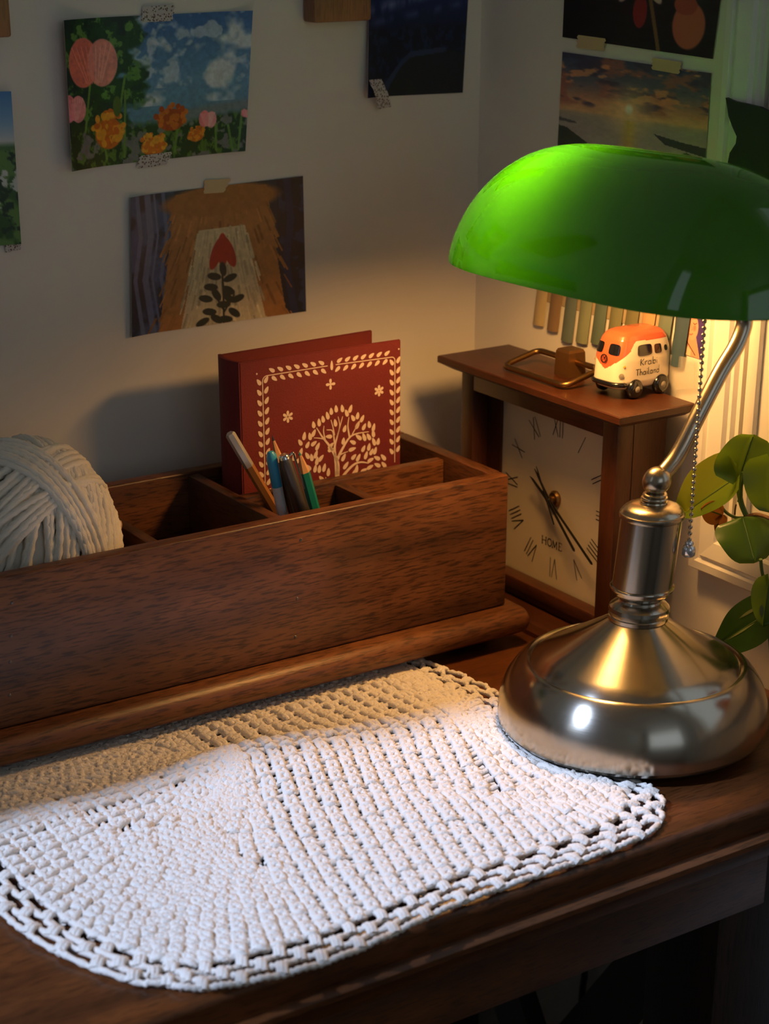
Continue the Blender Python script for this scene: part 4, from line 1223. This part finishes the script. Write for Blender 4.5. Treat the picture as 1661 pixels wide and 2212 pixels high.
c2.ell(.52, .10, .33, .11, (160, 108, 60), .2)
furry(.52, .30, .13, .24, (206, 190, 152), 6, 190)
for (dx_, dy_, a_) in ((0, 0, 0), (-.035, .02, .35), (.035, .02, -.35)): c2.ell(.52 + dx_, .46 + dy_, .030, .12, (176, 44, 36), .1, a_)
LF = [(.52, .60, 1.4), (.47, .645, .3), (.56, .67, -.3), (.45, .72, .2), (.48, .78, 1.0), (.55, .76, .6), (.42, .80, .3), (.60, .83, -.3), (.52, .86, .1), (.44, .90, .2), (.58, .93, .7), (.40, .97, -.4), (.53, .97, .2), (.48, .96, .6), (.545, .81, .9)]
c2.stroke([(.515, .60), (.52, .8), (.52, 1)], .006, (44, 44, 38)); c2.stroke([(.52, .9), (.46, .75)], .005, (44, 44, 38)); c2.stroke([(.52, .92), (.58, .8)], .005, (44, 44, 38))
for (x, y, a) in LF: c2.ell(x, y, .040, .026, (48, 52, 44), .12, a)
c2.shade(.2, 40, 30, 44)
k2 = card('postcard', qy([(276, 425), (653, 380), (660, 672), (279, 726)]), c2, 'landscape postcard with tan and cream furry mound above the red book', 'postcard', NB,
          curl=lambda u, v: .004 * np.clip(1 - u / .2, 0, 1) ** 2, group=G)
tape(k2, qy([(440, 388), (497, 385), (481, 415), (438, 418)]), 'tape', NB)

# night landscape
c3 = Canvas(170, 150)
c3.vgrad([(0, (30, 50, 120)), (.35, (26, 44, 96)), (.6, (18, 30, 62)), (1, (20, 26, 44))])
X, Y = c3.X, c3.Y
ban = np.clip(1 - np.abs(Y - (.42 - .16 * X)) / .06, 0, 1); c3.blend(ban * c3.noise(10, 3, .35, .6, 51), (112, 124, 176))
ban = np.clip(1 - np.abs(Y - (.50 - .10 * X)) / .04, 0, 1); c3.blend(ban * c3.noise(8, 3, .4, .6, 52) * .7, (80, 96, 150))
tr_ = np.clip((Y - .52 - .08 * (vnoise(170, 150, 12, 3, 4, 53) - .5)) / .04, 0, 1); c3.blend(tr_, (16, 26, 48)); c3.blend(tr_ * c3.noise(26, 20, .55, .65, 54), (24, 42, 78))
c3.poly([(.20, 1), (.36, .79), (.45, .725), (.80, .70), (1, .74), (1, 1)], (30, 38, 46)); c3.poly([(.14, .97), (.36, .76), (.45, .70), (.80, .685), (.80, .715), (.45, .74), (.36, .80), (.20, 1)], (46, 62, 96))
k3 = card('postcard', qy([(797, -110), (1017, -130), (998, 200), (781, 210)]), c3, 'portrait-cropped postcard of a navy blue night landscape near the corner', 'postcard', NB,
          curl=lambda u, v: .008 * np.clip(1 - u / .35, 0, 1) ** 2 * v, group=G)
tape(k3, qy([(794, 172), (821, 170), (843, 230), (815, 236)], .006), 'washi', NB, wave=.5)
# green meadow at the left edge
c4 = Canvas(150, 105)
c4.vgrad([(0, (70, 130, 190)), (.2, (130, 170, 205)), (.32, (200, 205, 205)), (.36, (70, 110, 60)), (1, (50, 84, 34))])
X, Y = c4.X, c4.Y
gr_ = np.clip((Y - .36) / .03, 0, 1); c4.blend(gr_ * c4.noise(9, 7, .48, .6, 61), (98, 136, 66)); c4.blend(gr_ * c4.noise(26, 18, .55, .62, 62), (36, 62, 40)); c4.blend(gr_ * c4.noise(16, 12, .62, .66, 63) * (Y < .75), (196, 204, 196))
k4 = card('postcard', qy([(-395, 212), (18, 196), (40, 525), (-372, 572)]), c4, 'green meadow postcard cut by the left picture edge', 'postcard', NB, curl=lambda u, v: .004 * np.clip((u - .8) / .2, 0, 1) ** 2, group=G)
tape(k4, qy([(8, 528), (41, 519), (43, 538), (11, 545)]), 'washi', NB)
# dark card (right wall, top) and the sunset below it
c5 = Canvas(160, 105)
c5.vgrad([(0, (40, 36, 40)), (.5, (30, 27, 28)), (1, (22, 21, 22))]); c5.shade(.5, 6, 20, 71)
c5.ell(.83, .70, .10, .24, (196, 104, 78), .1); c5.ell(.80, .50, .07, .10, (176, 80, 62), .1); c5.ell(.52, .62, .045, .17, (150, 40, 40), .1); c5.stroke([(.55, .30), (.66, 1)], .012, (128, 92, 58)); c5.ell(.42, .44, .03, .12, (206, 178, 160), .2, .5); c5.ell(.60, .42, .03, .12, (206, 178, 160), .2, -.6)
k5 = card('postcard', qx([(1226, -125), (1570, -90), (1541, 127), (1217, 80)]), c5, 'nearly black postcard with red and orange shapes, topmost on the right wall', 'postcard', NRt, group=G)
tape(k5, qx([(1252, 75), (1312, 83), (1307, 110), (1249, 103)]), 'tape', NRt)
c6 = Canvas(250, 160)
c6.vgrad([(0, (62, 78, 106)), (.22, (104, 104, 118)), (.38, (206, 150, 116)), (.47, (224, 178, 128)), (.50, (176, 160, 140)), (.54, (166, 158, 148)), (1, (190, 180, 168))])
X, Y = c6.X, c6.Y
up_ = np.clip((.46 - Y) / .06, 0, 1)
c6.blend(up_ * c6.noise(5, 9, .48, .60, 81) * .8, (170, 108, 92)); c6.blend(up_ * c6.noise(4, 9, .54, .64, 82) * .85, (70, 68, 92)); c6.blend(up_ * c6.noise(6, 12, .58, .66, 83) * .8, (232, 158, 112))
c6.blend(np.clip(1 - np.hypot((X - .49) / .22, (Y - .42) / .26), 0, 1) * .95, (252, 214, 156)); c6.ell(.49, .405, .024, .040, (255, 248, 226), .8)
c6.blend((Y > .50) * np.clip(1 - np.abs(X - .5) / (.06 + .10 * (Y - .5)), 0, 1) * .8, (222, 196, 92))
for (P_, c_) in (([(0, .62), (.06, .63), (.16, .70), (.30, .80), (.28, .82), (0, .82)], (56, 70, 58)), ([(0, .55), (.12, .57), (.14, .59), (0, .58)], (96, 96, 96)), ([(.66, .58), (.85, .62), (1, .64), (1, .72), (.74, .66), (.70, .62)], (66, 74, 76)), ([(.82, .74), (.88, .70), (.97, .75), (.98, .78), (.82, .77)], (56, 66, 60)), ([(.1, .95), (.18, .93), (.24, .97), (.1, .98)], (60, 70, 60))):
    c6.poly(P_, c_)
c6.shade(.15, 30, 40, 84)
k6 = card('postcard', qx([(1217, 112), (1538, 158), (1521, 410), (1204, 362)]), c6, 'sunset seascape postcard on the right wall above the green lamp shade', 'postcard', NRt, group=G)
tape(k6, qx([(1413, 124), (1476, 134), (1470, 160), (1412, 150)]), 'tape', NRt)
# small painted portrait card
c7 = Canvas(90, 110)
c7.vgrad([(0, (58, 44, 110)), (1, (70, 52, 120))]); c7.shade(.5, 8, 8, 91)
X, Y = c7.X, c7.Y
c7.poly([(0, .0), (.45, 0), (.5, .3), (.3, .75), (0, .9)], (92, 82, 90)); c7.ell(.35, .18, .38, .26, (84, 74, 84), .1)
c7.poly([(.42, .62), (.72, .55), (.95, 1), (.5, 1)], (214, 150, 122)); c7.poly([(0, .78), (.3, .70), (.62, .88), (.62, 1), (0, 1)], (206, 184, 150))
c7.ell(.52, .38, .25, .30, (226, 160, 130), .1, -.3); c7.ell(.42, .47, .06, .07, (224, 120, 104), .8); c7.ell(.66, .42, .05, .06, (224, 120, 104), .8)
c7.poly([(.18, .1), (.66, .02), (.72, .22), (.40, .22), (.30, .50), (.16, .5)], (60, 54, 62))
c7.stroke([(.36, .36), (.41, .39), (.47, .37)], .010, (70, 40, 40)); c7.stroke([(.60, .33), (.65, .35), (.71, .32)], .010, (70, 40, 40)); c7.stroke([(.55, .36), (.59, .46), (.56, .48)], .006, (190, 110, 90)); c7.stroke([(.52, .56), (.57, .57), (.62, .54)], .010, (170, 60, 60)); c7.stroke([(.45, .72), (.78, .95)], .012, (70, 50, 44))
k7 = card('art_card', qx([(1464, 655), (1531, 668), (1516, 776), (1455, 757)]), c7, 'small painted portrait card with closed eyes pinned beside the window casing', 'card', NRt)
# colour swatch strips
sw = thing('swatch_fan', Vector(onx(1300, 720, XB)), 'row of muted colour swatch strips on the right wall behind the van', 'swatches')
cols = [(178, 160, 120), (128, 104, 76), (92, 104, 98), (126, 132, 104), (88, 104, 92), (116, 116, 84), (112, 108, 76), (186, 146, 104), (100, 116, 104), (56, 78, 92)]
def swy(k_, side_, top):
    y0 = (1.163 - k_ * .0183) * 1.0044; return y0 - (0 if side_ == 0 else .0142) - (.010 if top else 0)
for k_, c_ in enumerate(cols):
    zb = .9650 - .0012 * (k_ % 3) - (.004 if k_ in (2, 3) else 0); zt = 1.055
    P = []
    for j in range(7):
        v = j / 6; row = []
        for i in range(5):
            u = i / 4; yy = (swy(k_, 0, 0) * (1 - u) + swy(k_, 1, 0) * u) * (1 - v) + (swy(k_, 0, 1) * (1 - u) + swy(k_, 1, 1) * u) * v
            row.append((XB - .0012 - .0022 * math.sin(PI * u) ** .7 - .002 * (1 - v), yy, zb + (zt - zb) * v))
        P.append(row)
    obj('swatch', MB().grid(P), pm('swatch_paint', lin(c_), .55), sw, 60)
obj('gap_shade_card', MB().box(XB - .001, XB - .0002, 1.015, 1.165, .985, 1.06), pm('gap_shade_brown', (.42, .33, .20), .6), sw, 0)  # added sheet, coloured as the brownish shadow in the gaps between strips
# clear packet hanging below the portrait card
Pk = qx([(1447, 765), (1500, 775), (1500, 838), (1462, 842), (1458, 870), (1436, 872), (1436, 800)], .004)
tag(obj('clear_packet', MB().prism(Pk, (-.0006, 0, 0)), M['clear'], None, 0), 'clear plastic packet against the wall right of the van', 'packet')
# wooden blocks at the top edge, on the back wall
for (pxs, lab) in (([(680, 46), (803, 48)], 'square wooden block on the back wall above the night landscape card'), ([(-95, 84), (27, 82)], 'wooden block at the top left picture corner')):
    a, b = ony(*pxs[0], YA - .018), ony(*pxs[1], YA - .018)
    t = thing('wooden_block', ((a[0] + b[0]) / 2, YA, a[2]), lab, 'wall block', 'wooden wall blocks')
    obj('block', MB().box(a[0], b[0], YA - .018, YA - .0008, (a[2] + b[2]) / 2, (a[2] + b[2]) / 2 + .12, .002), M['pine'], t)
# black pointed cut-out on the window casing
CXp = XB - .016
out_ = [(1567, 211), (1585, 219), (1610, 224), (1640, 231), (1665, 244), (1700, 250), (1735, 300), (1740, 420), (1690, 470), (1600, 460), (1570, 420), (1570, 360), (1576, 330), (1589, 310), (1591, 295), (1582, 275), (1573, 250), (1570, 228)]
tag(obj('black_cutout', MB().prism([onx(x, y, CXp) for x, y in out_], (.003, 0, 0)), M['cat'], None, 0), 'black pointed cut-out hanging on the white window casing', 'ornament')
# cable under the desk
cbo = obj('power_cable', cb, M['plasticblack'], None, 60); tag(cbo, 'black cable hanging down the wall under the desk', 'cable')

# ------------------------------------------------------------------ trailing pothos
PX = .880
plant = thing('potted_pothos', (.965, .70, RZ0), 'trailing green pothos with heart-shaped leaves beside the lamp', 'plant')
obj('pot', MB().lathe([(0, RZ0), (.030, RZ0), (.038, RZ0 + .06), (.041, RZ0 + .062), (.041, RZ0 + .075), (.037, RZ0 + .075), (.036, RZ0 + .068), (0, RZ0 + .068)], (.965, .70, 0), 32), M['terracotta'], plant)
obj('soil', MB().lathe([(0, RZ0 + .0685), (.0355, RZ0 + .0685), (.034, RZ0 + .071), (0, RZ0 + .072)], (.965, .70, 0), 24), M['soil'], plant)
def leaf3(base, tip, wid, side_dir, mat, cup=.12, droop=.10, notch=.16, streak=None, asym=0, name='leaf', rnd=.60):
    base, tip = Vector(base), Vector(tip); d = tip - base; ln = d.length; d.normalize()
    sd = Vector(side_dir); sd = (sd - d * sd.dot(d)).normalized(); nn = sd.cross(d)
    if nn.dot(Vector((-.55, -.6, .4))) < 0: nn = -nn
    P = []; nv, nu = 17, 16
    for j in range(nv):
        s_ = j / (nv - 1)
        hw_ = wid / 2 * (math.sin(PI * min(1, (s_ ** .62))) ** rnd if 0 < s_ < 1 else 0) * (1 - .12 * s_)
        row = []
        for i in range(nu + 1):
            u = 2 * i / nu - 1
            a = abs(u)
            x = s_ * ln - notch * ln * (a ** 1.3) * (1 - s_) ** 3 * 1.3
            ww = hw_ * (1 + asym * (1 if u > 0 else -1))
            if s_ == 0: ww = wid * .10
            z = cup * wid * (a ** 1.6) * .5 - droop * ln * s_ ** 2 - .03 * wid * math.sin(s_ * 9) * a * a - (.03 * wid * (1 - min(1, a * 8)))
            row.append(base + d * x + sd * (u * ww) + nn * z)
        P.append(row)
    m = MB().grid(P)
    o = obj(name, m, M[mat], plant, 80)
    vein = MB().tube([P[j][nu // 2] + nn * .0002 for j in range(nv - 1)], .0005, 5)
    obj('midrib', vein, M['stem'], o, 60)
    if streak:
        for (u0, u1, v0, v1) in streak:
            i0 = int((u0 + 1) / 2 * nu); i1 = int((u1 + 1) / 2 * nu); j0 = int(v0 * (nv - 1)); j1 = int(v1 * (nv - 1))
            sm = MB()
            for j in range(j0, j1):
                f0 = .5 - .5 * math.sin(PI * (j - j0) / (j1 - j0)); f1 = .5 - .5 * math.sin(PI * (j + 1 - j0) / (j1 - j0))
                def mixp(jj, f_): 
                    a_, b_ = P[jj][i0], P[jj][i1]; return a_.lerp(b_, f_) + nn * .0004, a_.lerp(b_, 1 - f_) + nn * .0004
                p0, p1 = mixp(j, f0); p2, p3 = mixp(j + 1, f1)
                sm.add([p0, p1, p3, p2], [(0, 1, 2, 3)])
            obj('streak', sm, M['leafstreak'], o, 60)
    return o
def P3(x, y, X=PX): return onx(x, y, X)
RT = Vector(_rt); UPV = Vector(_cu)
# upper leaf, seen from the front, tip away
leaf3(P3(1599, 1032), P3(1628, 938, PX + .010), .044, RT, 'leaf', cup=.20, droop=-.05, notch=.14, rnd=.34)
# lit leaf to the left, hanging with its tip down
leaf3(P3(1585, 1034), P3(1476, 1106, PX - .006), .038, UPV + RT * -.1, 'leaflit', cup=.55, droop=.05, notch=.22, asym=.12, rnd=.45)
# right-hand leaf
leaf3(P3(1668, 1000), P3(1665, 1108), .042, RT, 'leaf', cup=.15, droop=.06, rnd=.4)
# dark rounded leaf below
leaf3(P3(1605, 1117, PX - .010), P3(1632, 1210, PX - .016), .044, RT, 'leaf', cup=-.18, droop=.05, notch=.03, rnd=.34)
# variegated leaf over the lamp base
leaf3(P3(1652, 1328, PX - .004), P3(1538, 1398, PX - .006), .038, UPV, 'leafdark', cup=.10, droop=.04, rnd=.5, streak=[(-.12, .10, .20, .8), (.40, .62, .1, .45)])
leaf3(P3(1663, 1258, PX - .008), P3(1650, 1355, PX - .012), .026, RT, 'leaf', cup=.2, streak=[(-.5, -.1, .5, .85)])
# withered leaf
leaf3(P3(1560, 1113), P3(1517, 1098, PX - .006), .018, UPV, 'leafdead', cup=.9, droop=.3, name='withered_leaf')
leaf3(P3(1558, 1112), P3(1546, 1146), .009, RT, 'leafdead', cup=.9, name='withered_leaf')
def stem(L, r=.0013, mat='stem'):
    obj('stem', MB().tube(spline([P3(*p[:2], p[2] if len(p) > 2 else PX) for p in L], 7), r, 8), M[mat], plant, 60)
stem([(1592, 1030), (1596, 1060), (1602, 1090), (1612, 1114)], .0019)
stem([(1606, 1020), (1600, 1050), (1599, 1075), (1597, 1084)], .0017)
stem([(1553, 1068), (1556, 1090), (1570, 1108), (1590, 1118), (1612, 1118)], .0011)
stem([(1612, 1116), (1640, 1112), (1690, 1130), (1760, 1150)], .0014, 'stembrown')
stem([(1643, 1208, PX - .016), (1646, 1235, PX - .012), (1654, 1260, PX - .008), (1672, 1275)], .0012)
stem([(1655, 1330, PX - .004), (1662, 1370, PX - .004), (1668, 1450, PX - .004), (1676, 1560, PX - .004)], .0013)
stem([(1590, 1090), (1588, 1100), (1587, 1112)], .0006, 'stembrown')
a = Vector(P3(1760, 1150)); b = Vector(P3(1672, 1275)); c_ = Vector(P3(1655, 1330, PX - .004))
top = Vector((.955, .715, RZ0 + .072)); rimp = Vector((.925, .745, RZ0 + .085))
obj('stem', MB().tube(spline([top, rimp, Vector((.885, .775, RZ0 + .05)), a], 8), .0014, 8), M['stem'], plant, 60)
obj('stem', MB().tube(spline([top + Vector((.004, -.004, 0)), rimp + Vector((-.004, .0, -.004)), Vector((.880, .80, RZ0 - .0)), b, c_], 8), .0013, 8), M['stem'], plant, 60)
